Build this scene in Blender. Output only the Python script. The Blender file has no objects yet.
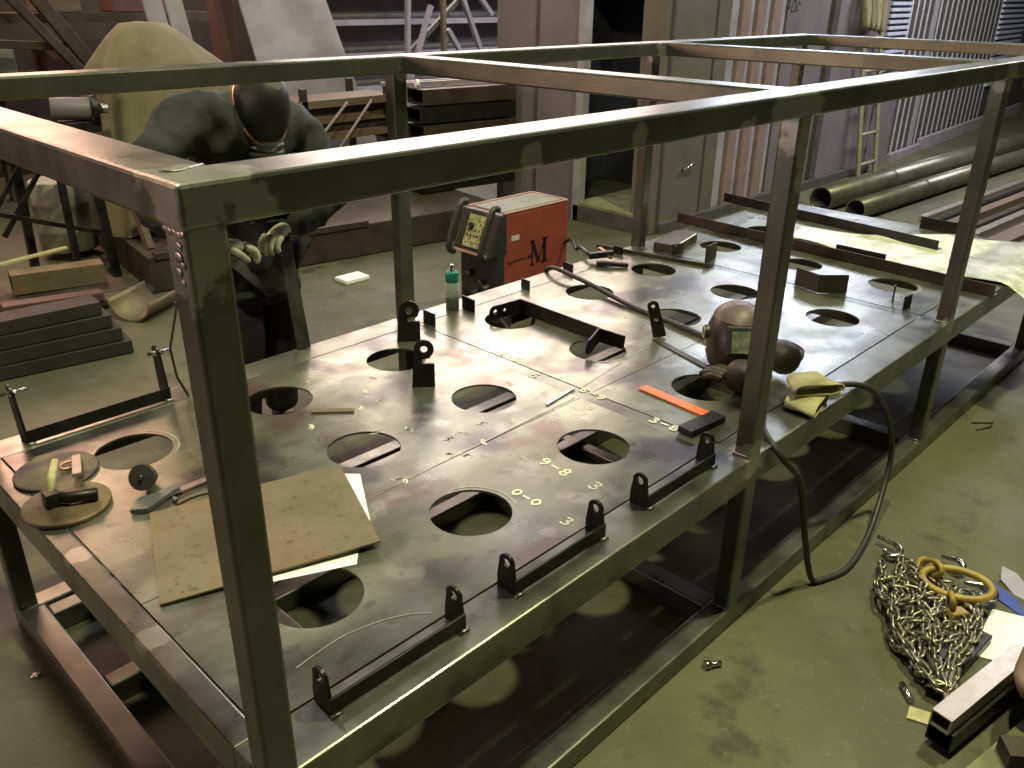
import bpy, bmesh, math, random
from mathutils import Vector, Matrix, Euler
random.seed(7)
S = bpy.context.scene
C = bpy.context.scene.collection
PI = math.pi
V = Vector

# ------------------------------------------------------------------ camera
cam_d = bpy.data.cameras.new('camera')
cam_d.sensor_width = 36.0
cam_d.lens = 848.0927 / 1024 * 36.0
cam_d.clip_start = 0.05
cam = bpy.data.objects.new('camera', cam_d)
C.objects.link(cam)
Rm = Matrix.Rotation(math.radians(-46.05), 4, 'Z') @ Matrix.Rotation(math.radians(65.15), 4, 'X') @ Matrix.Rotation(math.radians(0.74), 4, 'Z')
cam.matrix_world = Matrix.Translation((-0.4471, -0.9876, 1.8553)) @ Rm
S.camera = cam

# ------------------------------------------------------------------ world, exposure
S.view_settings.view_transform = 'Standard'
S.view_settings.look = 'None'
S.view_settings.gamma = 1.0
S.view_settings.use_curve_mapping = False
S.view_settings.exposure = 0.0
W = bpy.data.worlds.new('hall_air')
S.world = W
W.use_nodes = True
W.node_tree.nodes['Background'].inputs[0].default_value = (0.78, 0.80, 0.52, 1)
W.node_tree.nodes['Background'].inputs[1].default_value = 0.028
S.cycles.max_bounces = 6
S.cycles.use_denoising = True


def area(name, loc, target, sx, sy, power, col):
    l = bpy.data.lights.new(name, 'AREA')
    l.shape = 'RECTANGLE'
    l.size, l.size_y = sx, sy
    l.energy = power
    l.color = col
    o = bpy.data.objects.new(name, l)
    C.objects.link(o)
    o.location = loc
    d = V(target) - V(loc)
    o.rotation_euler = d.to_track_quat('-Z', 'Y').to_euler()
    return o


# hall lamps: yellowish high-bay lamps over the frame, daylight from high windows at the far end, warm lamps at the far side; fills and a glint lamp are added
area('high_bay_lamp', (0.2, -0.1, 7.0), (1.2, 0.3, 0), 0.28, 0.28, 330, (0.97, 0.95, 0.56))
area('high_bay_lamp', (3.4, -0.75, 7.0), (3.2, -0.4, 0), 0.3, 0.3, 360, (0.96, 0.97, 0.58))
area('skylight', (0.5, 4.5, 7.4), (1.2, 0.8, 0.3), 0.3, 0.3, 110, (0.80, 0.86, 1.0))
area('daylight_and_fill', (8.0, 8.0, 4.3), (1.8, 1.2, 0.6), 5.0, 1.8, 330, (1.0, 0.80, 0.72))
area('daylight_and_fill', (6.2, 6.2, 5.5), (5.8, 7.6, 1.0), 2.0, 2.0, 120, (0.88, 0.82, 1.0))  # added lilac fill that brightens the far wall rack, no window here
area('daylight_and_fill', (11.8, 4.9, 4.4), (3.2, 0.4, 0.6), 2.6, 1.6, 230, (0.72, 0.78, 1.0))
area('daylight_and_fill', (10.0, 0.6, 4.8), (9.6, 3.1, 0.9), 2.5, 1.5, 330, (0.92, 0.88, 0.96))  # added fill aimed at the container wall, no window here
area('warm_lamp', (1.6, 8.6, 3.6), (0.2, 1.2, 0.6), 2.6, 1.7, 170, (1.0, 0.58, 0.42))
area('warm_lamp', (-4.8, 5.2, 2.4), (1.6, 0.8, 1.3), 1.4, 0.9, 110, (1.0, 0.60, 0.45))
area('bluish_glint_lamp', (-4.2, 3.3, 1.5), (4.7, 0.8, 1.6), 0.35, 0.35, 14, (0.72, 0.82, 1.0))  # unseen bluish source, placed for the small glints on the end rails


# ------------------------------------------------------------------ materials
def mat(name, col=(.5, .5, .5), col2=None, rough=.5, rough2=None, metal=0.0, scale=6.0, stretch=(1, 1, 1), detail=6.0,
        bump=0.0, bump_scale=60.0, lo=.35, hi=.65, spots=None, spot_col=(.45, .43, .36), rust=None, alpha=None, spec=.5):
    m = bpy.data.materials.new(name)
    m.use_nodes = True
    nt = m.node_tree
    N, L = nt.nodes, nt.links
    b = N['Principled BSDF']
    b.inputs['Metallic'].default_value = metal
    b.inputs['Roughness'].default_value = rough
    b.inputs['Specular IOR Level'].default_value = spec
    b.inputs['Base Color'].default_value = (*col, 1)
    geo = N.new('ShaderNodeNewGeometry')
    mp = N.new('ShaderNodeMapping')
    mp.inputs['Scale'].default_value = stretch
    L.new(geo.outputs['Position'], mp.inputs['Vector'])

    def noise(sc, det=detail, vec=mp.outputs[0], rgh=.6):
        n = N.new('ShaderNodeTexNoise')
        n.inputs['Scale'].default_value = sc
        n.inputs['Detail'].default_value = det
        n.inputs['Roughness'].default_value = rgh
        L.new(vec, n.inputs['Vector'])
        return n

    def rng(sock, a, c, t0=0.0, t1=1.0):
        r = N.new('ShaderNodeMapRange')
        r.inputs[1].default_value, r.inputs[2].default_value = a, c
        r.inputs[3].default_value, r.inputs[4].default_value = t0, t1
        L.new(sock, r.inputs[0])
        return r.outputs[0]

    def mix(f, a, c):
        x = N.new('ShaderNodeMix')
        x.data_type = 'RGBA'
        L.new(f, x.inputs[0])
        for sck, val in ((x.inputs[6], a), (x.inputs[7], c)):
            if isinstance(val, tuple):
                sck.default_value = (*val, 1)
            else:
                L.new(val, sck)
        return x.outputs[2]
    colsock = None
    n1 = noise(scale)
    if col2 is not None:
        colsock = mix(rng(n1.outputs[0], lo, hi), col, col2)
    rsock = None
    if rough2 is not None:
        n2 = noise(scale * 2.3)
        rsock = rng(n2.outputs[0], .3, .7, rough, rough2)
    if rust is not None:
        for rl in (rust if isinstance(rust, list) else [rust]):
            n3 = noise(rl[1], rl[4] if len(rl) > 4 else 8, geo.outputs['Position'], .7 if len(rl) < 5 else .45)
            f = rng(n3.outputs[0], rl[2], rl[2] + .10, 0, rl[3])
            colsock = mix(f, colsock if colsock is not None else col, rl[0])
    if spots:
        nd = noise(22, 4, geo.outputs['Position'])
        acc = None
        for (p, r) in spots:
            d = N.new('ShaderNodeVectorMath')
            d.operation = 'DISTANCE'
            L.new(geo.outputs['Position'], d.inputs[0])
            d.inputs[1].default_value = p
            dd = N.new('ShaderNodeMath')
            dd.operation = 'MULTIPLY_ADD'
            L.new(nd.outputs[0], dd.inputs[0])
            dd.inputs[1].default_value = r * 1.3
            L.new(d.outputs['Value'], dd.inputs[2])
            f = rng(dd.outputs[0], r * 1.45, r * 1.3)
            if acc is None:
                acc = f
            else:
                mm = N.new('ShaderNodeMath')
                mm.operation = 'MAXIMUM'
                L.new(acc, mm.inputs[0])
                L.new(f, mm.inputs[1])
                acc = mm.outputs[0]
        colsock = mix(acc, colsock if colsock is not None else col, spot_col)
    if colsock is not None:
        L.new(colsock, b.inputs['Base Color'])
    if rsock is not None:
        L.new(rsock, b.inputs['Roughness'])
    if bump:
        nb = noise(bump_scale, 5)
        bp = N.new('ShaderNodeBump')
        bp.inputs['Strength'].default_value = bump
        bp.inputs['Distance'].default_value = .01
        L.new(nb.outputs[0], bp.inputs['Height'])
        L.new(bp.outputs[0], b.inputs['Normal'])
    if alpha is not None:
        b.inputs['Alpha'].default_value = alpha
    return m


WELD_SPOTS = [((0.05, 0.05, 1.64), .10), ((0.0, 0.02, 1.55), .09), ((0.10, 0.0, 1.60), .05), ((1.50, 0.0, 1.60), .085), ((1.60, 0.0, 1.60), .10), ((1.63, 0.0, 1.52), .09), ((1.63, 0.0, 1.43), .05), ((3.20, 0.0, 1.60), .09),
              ((1.62, 1.58, 1.60), .07), ((3.2, 1.58, 1.61), .09), ((0.62, 0.0, 1.60), .035), ((0.92, 0.0, 1.61), .035), ((1.33, 0.0, 1.57), .05),
              ((4.74, 1.58, 1.60), .06), ((1.6, 0.02, .62), .08), ((3.2, 0.0, .62), .05), ((0.03, .5, .62), .05), ((0.03, .9, .62), .05)]
M_TUBE = mat('mill_scale_steel', (.125, .128, .100), (.20, .20, .165), .27, .42, .80, 3.5, (1, 1, 1), spots=WELD_SPOTS, spot_col=(.40, .40, .33), bump=.05, bump_scale=90)
M_RAIL = mat('worn_rail_steel', (.13, .133, .10), (.27, .27, .215), .24, .42, .72, 4, (1, 1, 1), spots=WELD_SPOTS, spot_col=(.40, .40, .33), rust=[((.07, .06, .055), 5, .56, .7, 3)])
M_PLATE = mat('deck_plate_steel', (.135, .14, .098), (.30, .305, .228), .22, .42, .74, 2.2, (1.0, 1.6, 1), detail=7, lo=.33, hi=.66, bump=.06, bump_scale=5, rust=[((.15, .095, .075), 4.5, .56, .65, 3), ((.055, .047, .052), 3.1, .54, .75, 3), ((.40, .385, .32), 8, .60, .5, 2), ((.09, .08, .06), 16, .62, .5, 2)])
M_DARK = mat('black_oxide_steel', (.022, .021, .019), (.045, .042, .037), .34, .5, .75, 9)
M_STACK = mat('dull_stacked_steel', (.022, .021, .015), (.038, .035, .026), .62, .75, .25, 5)
M_BARE = mat('bare_cut_steel', (.35, .34, .31), (.52, .50, .46), .25, .4, 1.0, 14)
M_RUSTY = mat('rust_freckled_plate', (.145, .122, .066), (.20, .17, .105), .5, .65, .45, 5, rust=[((.19, .095, .035), 5, .52, .5), ((.085, .04, .018), 34, .57, .8)])
M_BROWNSTEEL = mat('brown_scale_steel', (.055, .043, .031), (.095, .075, .056), .42, .6, .6, 6)
M_WELD = mat('weld_bead_metal', (.42, .41, .38), (.20, .19, .18), .28, .5, .9, 60)
M_CHALK = mat('white_chalk', (.86, .85, .68), (.7, .69, .55), .9, None, 0, 80)
M_SCRATCH = mat('bright_scratch', (.50, .48, .38), (.34, .33, .26), .5, None, .5, 60)
M_CONC = mat('worn_concrete', (.058, .057, .027), (.104, .102, .052), .55, .8, 0, 1.1, detail=9, lo=.32, hi=.70, bump=.25, bump_scale=24, rust=[((.028, .027, .018), 2.3, .56, .8), ((.14, .138, .08), 5.5, .56, .5), ((.05, .049, .028), 11, .56, .55), ((.22, .215, .14), 30, .60, .5)])
M_RED = mat('red_machine_paint', (.22, .042, .024), (.27, .056, .033), .42, .55, 0, 5, rust=((.12, .045, .03), 9, .66, .6))
M_BLACKP = mat('black_plastic', (.018, .018, .017), (.03, .03, .028), .38, .5, 0, 20)
M_GREYTOP = mat('dusty_grey_panel', (.14, .145, .11), (.20, .20, .155), .6, None, 0, 9)
M_PANEL = mat('worn_keypad_film', (.42, .42, .16), (.10, .10, .05), .4, None, 0, 60, lo=.42, hi=.60)
M_PINKRIM = mat('faded_pink_trim', (.30, .17, .125), (.36, .21, .16), .5, None, 0, 9)
M_RUBBER = mat('black_rubber', (.022, .021, .017), (.035, .033, .027), .42, .55, 0, 20)
M_PAPER = mat('white_paper', (.86, .86, .84), None, .7)
M_ORANGE = mat('orange_painted_blade', (.80, .15, .035), (.72, .13, .03), .4, None, 0, 20)
M_TEAL = mat('teal_can_lacquer', (.02, .22, .18), (.03, .28, .22), .3, None, .2, 20)
M_CANWHITE = mat('white_can_label', (.50, .55, .52), (.40, .45, .43), .4, None, 0, 60)
M_CANGREY = mat('grey_can_lacquer', (.13, .14, .13), None, .3, None, .4)
M_BRASS = mat('brass', (.62, .45, .18), (.45, .32, .13), .3, None, 1, 30)
M_CHROME = mat('bright_zinc', (.62, .60, .55), (.42, .40, .35), .25, None, 1, 40)
M_CHAIN = mat('oily_chain_steel', (.38, .355, .265), (.22, .20, .145), .30, .45, .9, 35)
M_YELLOW = mat('yellow_ring_paint', (.36, .25, .045), (.26, .175, .04), .5, None, .1, 25, rust=((.15, .09, .035), 40, .62, .8))
M_JACKET = mat('dark_canvas_jacket', (.013, .015, .014), (.026, .028, .025), .85, None, 0, 7, bump=.6, bump_scale=14)
M_TROUSER = mat('black_work_trousers', (.014, .014, .014), (.022, .021, .021), .85, None, 0, 9, bump=.6, bump_scale=12)
M_GLOVE = mat('pale_cotton_glove', (.62, .60, .44), (.48, .47, .33), .9, None, 0, 40, bump=.3, bump_scale=90)
M_SKIN = mat('skin', (.42, .25, .17), (.36, .20, .13), .5, None, 0, 20)
M_CAP = mat('black_cap_shell', (.010, .010, .010), (.016, .015, .014), .55, None, 0, 9)
M_COPPER = mat('copper_toned_rim', (.50, .27, .18), (.36, .18, .12), .35, None, .6, 20)
M_SCARF = mat('striped_scarf', (.02, .02, .02), (.40, .38, .34), .9, None, 0, 30, (0.2, .2, 1), lo=.55, hi=.6)
M_SUEDE = mat('yellow_suede_cuff', (.50, .46, .24), (.38, .34, .16), .9, None, 0, 30, bump=.4, bump_scale=80)
M_LEATHER = mat('dark_brown_leather', (.055, .034, .014), (.012, .010, .008), .5, .6, 0, 9, bump=.4, bump_scale=18)
M_HELMET = mat('scuffed_helmet_shell', (.012, .010, .009), (.026, .019, .015), .34, .5, 0, 9, rust=((.30, .14, .11), 5, .64, .8))
M_GLASSG = mat('green_visor_glass', (.10, .13, .08), (.30, .32, .22), .12, None, .3, 30)
M_FILM = mat('pale_woven_film', (.36, .38, .25), (.74, .76, .66), .28, .45, 0, 9, bump=.5, bump_scale=26)
M_TARP = mat('olive_canvas_tarp', (.20, .175, .095), (.14, .12, .065), .85, None, 0, 4, bump=.5, bump_scale=9, rust=((.06, .055, .035), 6, .70, .7))
M_PURP = mat('mauve_grey_paint', (.135, .118, .130), (.175, .155, .168), .45, .6, 0, 2.5)
M_OLIVE = mat('olive_grey_paint', (.10, .088, .066), (.135, .118, .09), .5, .6, 0, 2.5)
M_PINKSLAT = mat('pinkish_slat_paint', (.20, .145, .125), (.25, .18, .155), .5, None, 0, 8)
M_RIB = mat('pale_rib_paint', (.40, .39, .41), (.50, .485, .50), .45, None, 0, 8)
M_SLATD = mat('dark_slat_paint', (.055, .050, .050), (.085, .075, .072), .5, None, 0, 8)
M_SLATL = mat('light_grey_slat_paint', (.25, .245, .26), (.32, .315, .33), .45, None, 0, 8)
M_BLUEL = mat('pale_blue_louvre', (.42, .45, .58), (.50, .53, .64), .4, None, 0, 9)
M_NAVY = mat('navy_dark_paint', (.022, .022, .034), (.032, .032, .05), .5, None, 0, 9)
M_LADDER = mat('yellowed_ladder_paint', (.30, .285, .18), (.22, .21, .13), .5, None, 0, 12)
M_MOSS = mat('dusty_green_boards', (.22, .225, .10), (.13, .13, .07), .85, None, 0, 6)
M_WOOD = mat('tan_timber', (.15, .108, .062), (.10, .072, .042), .7, None, 0, 6, (.3, 6, 6))
M_SHEET = mat('mottled_grey_sheet', (.20, .175, .165), (.33, .30, .285), .5, .65, .2, 2.0, rust=((.42, .38, .37), 3.5, .63, .6))
M_REDCOL = mat('red_oxide_paint', (.11, .05, .04), (.08, .038, .03), .55, None, 0, 5)
M_WALLB = mat('sooty_brown_wall', (.036, .025, .017), (.065, .042, .027), .8, None, 0, 1.2)
M_HAZE = mat('haze_tinted_grey_steel', (.26, .235, .26), (.34, .31, .335), .5, None, .2, 4)  # grey steel lightened and tinted lilac to carry the far-end haze
M_PIPE = mat('greenish_pipe_steel', (.11, .11, .075), (.17, .17, .12), .28, .42, .55, 3, rust=((.6, .6, .5), 14, .70, .7))
M_DRUM = mat('pale_drum_paint', (.30, .31, .21), (.10, .105, .075), .6, None, 0, 4)
M_BLUE = mat('blue_plastic_wrap', (.03, .05, .30), (.05, .08, .38), .3, None, 0, 12)
M_LILAC = mat('lilac_card', (.30, .27, .38), (.36, .33, .44), .5, None, 0, 12)
M_TAN = mat('tan_matte', (.34, .22, .15), (.25, .16, .105), .75, None, 0, 14)
M_TUBEB = mat('bright_square_tube', (.40, .36, .31), (.50, .45, .39), .32, .45, .8, 12)


# diamond pattern for the checker plate platform
def checker_mat():
    m = mat('checker_plate', (.095, .078, .052), (.13, .11, .075), .38, .5, .5, 5)
    nt = m.node_tree
    N, L = nt.nodes, nt.links
    geo = N.new('ShaderNodeNewGeometry')
    mp = N.new('ShaderNodeMapping')
    mp.inputs['Rotation'].default_value = (0, 0, .785)
    mp.inputs['Scale'].default_value = (26, 26, 26)
    L.new(geo.outputs['Position'], mp.inputs[0])
    v = N.new('ShaderNodeTexVoronoi')
    v.inputs['Scale'].default_value = 1.0
    v.inputs['Randomness'].default_value = 0.0
    L.new(mp.outputs[0], v.inputs['Vector'])
    r = N.new('ShaderNodeMapRange')
    r.inputs[1].default_value, r.inputs[2].default_value = .36, .30
    L.new(v.outputs['Distance'], r.inputs[0])
    bp = N.new('ShaderNodeBump')
    bp.inputs['Strength'].default_value = .6
    bp.inputs['Distance'].default_value = .004
    L.new(r.outputs[0], bp.inputs['Height'])
    L.new(bp.outputs[0], N['Principled BSDF'].inputs['Normal'])
    return m


M_CHECK = checker_mat()


# disc cut-out with temper colours in rings of the metal itself
M_TEMPER = mat('heat_tinted_disc', (.05, .035, .045), (.13, .14, .035), .45, .6, .5, 7, (1, 3, 1), rust=((.16, .05, .03), 9, .58, .8))


# ------------------------------------------------------------------ geometry helpers
class MB:
    def __init__(self):
        self.bm = bmesh.new()

    def _add(self, verts, faces):
        vs = [self.bm.verts.new(v) for v in verts]
        for f in faces:
            try:
                self.bm.faces.new([vs[i] for i in f])
            except ValueError:
                pass
        return self

    def box(self, a, b):
        x0, y0, z0 = a
        x1, y1, z1 = b
        return self._add([(x0, y0, z0), (x1, y0, z0), (x1, y1, z0), (x0, y1, z0), (x0, y0, z1), (x1, y0, z1), (x1, y1, z1), (x0, y1, z1)],
                         [(3, 2, 1, 0), (4, 5, 6, 7), (0, 1, 5, 4), (1, 2, 6, 5), (2, 3, 7, 6), (3, 0, 4, 7)])

    def bar(self, p, q, w, h, up=(0, 0, 1)):
        """solid bar from p to q, w across, h along up"""
        p, q = V(p), V(q)
        d = (q - p).normalized()
        s = d.cross(V(up))
        if s.length < 1e-4:
            s = d.cross(V((1, 0, 0)))
        s.normalize()
        u = s.cross(d).normalized()
        vs = []
        for c in (p, q):
            for (i, j) in ((-1, -1), (1, -1), (1, 1), (-1, 1)):
                vs.append(c + s * (i * w / 2) + u * (j * h / 2))
        return self._add(vs, [(3, 2, 1, 0), (4, 5, 6, 7), (0, 1, 5, 4), (1, 2, 6, 5), (2, 3, 7, 6), (3, 0, 4, 7)])

    def hollow(self, p, q, w, h, t, up=(0, 0, 1)):
        """open-ended square tube"""
        p, q = V(p), V(q)
        d = (q - p).normalized()
        s = d.cross(V(up)).normalized()
        u = s.cross(d).normalized()
        vs = []
        for c in (p, q):
            for (ww, hh) in ((w, h), (w - 2 * t, h - 2 * t)):
                for (i, j) in ((-1, -1), (1, -1), (1, 1), (-1, 1)):
                    vs.append(c + s * (i * ww / 2) + u * (j * hh / 2))
        fs = []
        for k in range(4):
            n = (k + 1) % 4
            fs += [(k, n, 8 + n, 8 + k), (4 + n, 4 + k, 12 + k, 12 + n), (n, k, 4 + k, 4 + n), (8 + k, 8 + n, 12 + n, 12 + k)]
        return self._add(vs, fs)

    def tube(self, pts, r, n=10, cap=True, closed=False):
        pts = [V(p) for p in pts]
        rs = r if isinstance(r, (list, tuple)) else [r] * len(pts)
        rings = []
        ref = None
        m = len(pts)
        for i, p in enumerate(pts):
            if closed:
                t = pts[(i + 1) % m] - pts[i - 1]
            else:
                t = pts[min(i + 1, m - 1)] - pts[max(i - 1, 0)]
            t.normalize()
            if ref is None:
                ref = t.orthogonal().normalized()
            ref = (ref - t * ref.dot(t))
            if ref.length < 1e-5:
                ref = t.orthogonal()
            ref.normalize()
            b = t.cross(ref)
            rings.append([self.bm.verts.new(p + (ref * math.cos(2 * PI * k / n) + b * math.sin(2 * PI * k / n)) * rs[i]) for k in range(n)])
        for i in range(m if closed else m - 1):
            a, c = rings[i], rings[(i + 1) % m]
            for k in range(n):
                f = self.bm.faces.new((a[k], a[(k + 1) % n], c[(k + 1) % n], c[k]))
                f.smooth = True
        if cap and not closed:
            self.bm.faces.new(rings[0][::-1])
            self.bm.faces.new(rings[-1])
        return self

    def pipe(self, p, q, r, t, n=28):
        p, q = V(p), V(q)
        d = (q - p).normalized()
        a = d.orthogonal().normalized()
        b = d.cross(a)
        R = []
        for c in (p, q):
            for rr in (r, r - t):
                R.append([self.bm.verts.new(c + (a * math.cos(2 * PI * k / n) + b * math.sin(2 * PI * k / n)) * rr) for k in range(n)])
        for k in range(n):
            m = (k + 1) % n
            for (x, y, sm) in ((R[0], R[2], 1), (R[3], R[1], 1), (R[1], R[0], 0), (R[2], R[3], 0)):
                f = self.bm.faces.new((x[k], x[m], y[m], y[k]))
                f.smooth = bool(sm)
        return self

    def lathe(self, prof, n=24, c=(0, 0, 0), axis='Z'):
        c = V(c)
        rings = []
        for (r, z) in prof:
            ring = []
            for k in range(n):
                a = 2 * PI * k / n
                v = V((r * math.cos(a), r * math.sin(a), z))
                if axis == 'X':
                    v = V((v.z, v.x, v.y))
                elif axis == 'Y':
                    v = V((v.x, v.z, v.y))
                ring.append(self.bm.verts.new(c + v))
            rings.append(ring)
        for a, b in zip(rings, rings[1:]):
            for k in range(n):
                f = self.bm.faces.new((a[k], a[(k + 1) % n], b[(k + 1) % n], b[k]))
                f.smooth = True
        self.bm.faces.new(rings[0][::-1])
        self.bm.faces.new(rings[-1])
        return self

    def prism(self, poly, o, ux, uy, th):
        """polygon in plane (o, ux, uy), extruded th along ux x uy"""
        o, ux, uy = V(o), V(ux).normalized(), V(uy).normalized()
        n = ux.cross(uy)
        k = len(poly)
        vs = [o + ux * a + uy * b for a, b in poly] + [o + ux * a + uy * b + n * th for a, b in poly]
        fs = [tuple(range(k))[::-1], tuple(range(k, 2 * k))] + [(i, (i + 1) % k, k + (i + 1) % k, k + i) for i in range(k)]
        return self._add(vs, fs)

    def build(self, name, m, parent=None, bevel=0.0, seg=2, world=True, subd=0, smooth=False):
        bmesh.ops.recalc_face_normals(self.bm, faces=self.bm.faces[:])
        if parent is not None and world:
            bmesh.ops.transform(self.bm, matrix=parent_matrix(parent).inverted(), verts=self.bm.verts[:])
        me = bpy.data.meshes.new(name)
        self.bm.to_mesh(me)
        self.bm.free()
        if smooth:
            for p in me.polygons:
                p.use_smooth = True
        me.materials.append(m)
        o = bpy.data.objects.new(name, me)
        C.objects.link(o)
        o.parent = parent
        if bevel:
            md = o.modifiers.new('edge', 'BEVEL')
            md.width, md.segments, md.limit_method = bevel, seg, 'ANGLE'
            md.angle_limit = .7
        if subd:
            md = o.modifiers.new('smooth', 'SUBSURF')
            md.levels = md.render_levels = subd
        return o


def parent_matrix(o):
    mt = o.matrix_basis.copy()
    while o.parent is not None:
        o = o.parent
        mt = o.matrix_basis @ mt
    return mt


def empty(name, loc, label, cat, group=None, rz=0.0):
    o = bpy.data.objects.new(name, None)
    C.objects.link(o)
    o.location = loc
    o.rotation_euler = (0, 0, rz)
    return tag(o, label, cat, group)


def tag(o, label, cat, group=None):
    o['label'] = label
    o['category'] = cat
    if group:
        o['group'] = group
    return o


def struct(o, kind='structure'):
    o['kind'] = kind
    return o


def plate(name, m, outline, holes, th, parent, matrix, bevel=0.0):
    """flat plate with holes: outline and holes are 2D point lists; extruded th centred, placed by matrix (world)"""
    cu = bpy.data.curves.new('tmp', 'CURVE')
    cu.dimensions = '2D'
    cu.fill_mode = 'BOTH'
    cu.extrude = th / 2
    for pts in [outline] + holes:
        sp = cu.splines.new('POLY')
        sp.points.add(len(pts) - 1)
        for p, (x, y) in zip(sp.points, pts):
            p.co = (x, y, 0, 1)
        sp.use_cyclic_u = True
    tmp = bpy.data.objects.new('tmp', cu)
    C.objects.link(tmp)
    bpy.context.view_layer.update()
    me = bpy.data.meshes.new_from_object(tmp.evaluated_get(bpy.context.evaluated_depsgraph_get()))
    bpy.data.objects.remove(tmp)
    bpy.data.curves.remove(cu)
    me.name = name
    mt = matrix if parent is None else parent_matrix(parent).inverted() @ matrix
    me.transform(mt)
    me.materials.clear()
    me.materials.append(m)
    for p in me.polygons:
        p.use_smooth = False
    o = bpy.data.objects.new(name, me)
    C.objects.link(o)
    o.parent = parent
    return o


def circ(cx, cy, r, n=40):
    return [(cx + r * math.cos(2 * PI * k / n), cy + r * math.sin(2 * PI * k / n)) for k in range(n)]


def frame_mat(o, ux, uy):
    ux, uy = V(ux).normalized(), V(uy).normalized()
    uz = ux.cross(uy).normalized()
    uy = uz.cross(ux)
    m = Matrix((ux, uy, uz)).transposed().to_4x4()
    m.translation = V(o)
    return m


def smooth_path(pts, n=8):
    pts = [V(p) for p in pts]
    out = []
    for i in range(len(pts) - 1):
        p0, p1, p2, p3 = pts[max(i - 1, 0)], pts[i], pts[i + 1], pts[min(i + 2, len(pts) - 1)]
        for k in range(n):
            t = k / n
            out.append(.5 * ((2 * p1) + (p2 - p0) * t + (2 * p0 - 5 * p1 + 4 * p2 - p3) * t * t + (3 * p1 - p0 - 3 * p2 + p3) * t ** 3))
    out.append(pts[-1])
    return out


def skin(name, m, verts, edges, radii, parent, roots=(0,), subd=2):
    me = bpy.data.meshes.new(name)
    me.from_pydata([tuple(v) for v in verts], edges, [])
    o = bpy.data.objects.new(name, me)
    C.objects.link(o)
    md = o.modifiers.new('skin', 'SKIN')
    md.use_smooth_shade = True
    lay = me.skin_vertices[0].data
    for i, r in enumerate(radii):
        lay[i].radius = r if isinstance(r, tuple) else (r, r)
        lay[i].use_root = i in roots
    s = o.modifiers.new('smooth', 'SUBSURF')
    s.levels = s.render_levels = subd
    bpy.context.view_layer.update()
    me2 = bpy.data.meshes.new_from_object(o.evaluated_get(bpy.context.evaluated_depsgraph_get()))
    bpy.data.objects.remove(o)
    me2.name = name
    me2.materials.clear()
    me2.materials.append(m)
    for p in me2.polygons:
        p.use_smooth = True
    if parent is not None:
        me2.transform(parent_matrix(parent).inverted())
    o = bpy.data.objects.new(name, me2)
    C.objects.link(o)
    o.parent = parent
    return o


# ------------------------------------------------------------------ the setting
f = MB().box((-9, -9, -.2), (22, 14, 0)).build('floor', M_CONC)
struct(f)
struct(MB().box((-9, 9.2, 0), (22, 9.5, 2.3)).build('wall_back', M_WALLB))

# ------------------------------------------------------------------ THE STEEL FRAME
Wd, Ht, Hd, Hb = 1.636, 1.6425, .629, .075
P2, P3, P4 = 1.5795, 3.171, 4.697
XE = 4.775
PX, PY = .060, .0575
RY, RH, CX = .0974, .0592, .0935
fr = empty('steel_skid', (0, 0, 0), 'long welded box frame of dark square steel tube with a holed steel deck', 'frame')


def tubebox(name, a, b, bev=.006):
    return MB().box(a, b).build(name, M_RAIL if name in ('deck_rail', 'base_rail', 'deck_cross_beam') else M_TUBE, fr, bevel=bev, seg=2)


for x in (0, P2, P3, P4):
    for y in (0, Wd - PY):
        tubebox('post', (x + .0006, y + .0006, Hb - .02), (x + PX, y + PY - .0006, Ht - RH + .02))
tubebox('top_rail', (0, 0, Ht - RH), (XE, RY, Ht))
tubebox('top_rail', (0, Wd - RY, Ht - RH), (XE, Wd, Ht))
for x0, x1 in ((0, CX), (1.589, 1.589 + CX), (3.174, 3.174 + CX), (P4 - .01, XE)):
    tubebox('cross_rail', (x0, RY - .01, Ht - RH + .0006), (x1, Wd - RY + .01, Ht - .0006))
# base
BW = .072
tubebox('base_rail', (0, 0, 0), (XE, BW, Hb))
tubebox('base_rail', (0, Wd - BW, 0), (XE, Wd, Hb))
for x in (0, P2 - .03, P3 - .03, P4):
    tubebox('base_cross_beam', (x, BW, .001), (x + BW, Wd - BW, Hb - .001))
for y in (1.06, 1.56 - BW):
    tubebox('base_joist', (BW, y, .002), (P4, y + .06, Hb - .002))
tubebox('base_joist', (BW, .55, .002), (P4, .60, Hb - .002))
for x in (.55, 1.05, 2.1, 2.65, 3.7, 4.2):
    tubebox('base_cross_beam', (x, .58, .003), (x + .05, Wd - BW, .055))
# deck rails, joists
HB = Hd - .095
tubebox('deck_rail', (0, 0, HB), (XE, .12, Hd), .005)
tubebox('deck_rail', (0, Wd - .12, HB), (XE, Wd, Hd), .005)
tubebox('deck_rail', (0, .12, HB), (.056, Wd - .12, Hd - .0005), .005)
tubebox('deck_rail', (XE - .056, .12, HB), (XE, Wd - .12, Hd - .0005), .005)
for x in (1.545, 3.14):
    tubebox('deck_cross_beam', (x, .12, HB), (x + .058, Wd - .12, Hd - .0015), .003)
for x in (.58, 1.065, 2.16, 2.66, 3.75, 4.2):
    tubebox('deck_joist', (x, .12, HB + .02), (x + .04, Wd - .12, Hd - .0075), .003)
tubebox('deck_joist', (.056, .595, HB + .02), (4.7, .635, Hd - .0078), .003)
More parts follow.
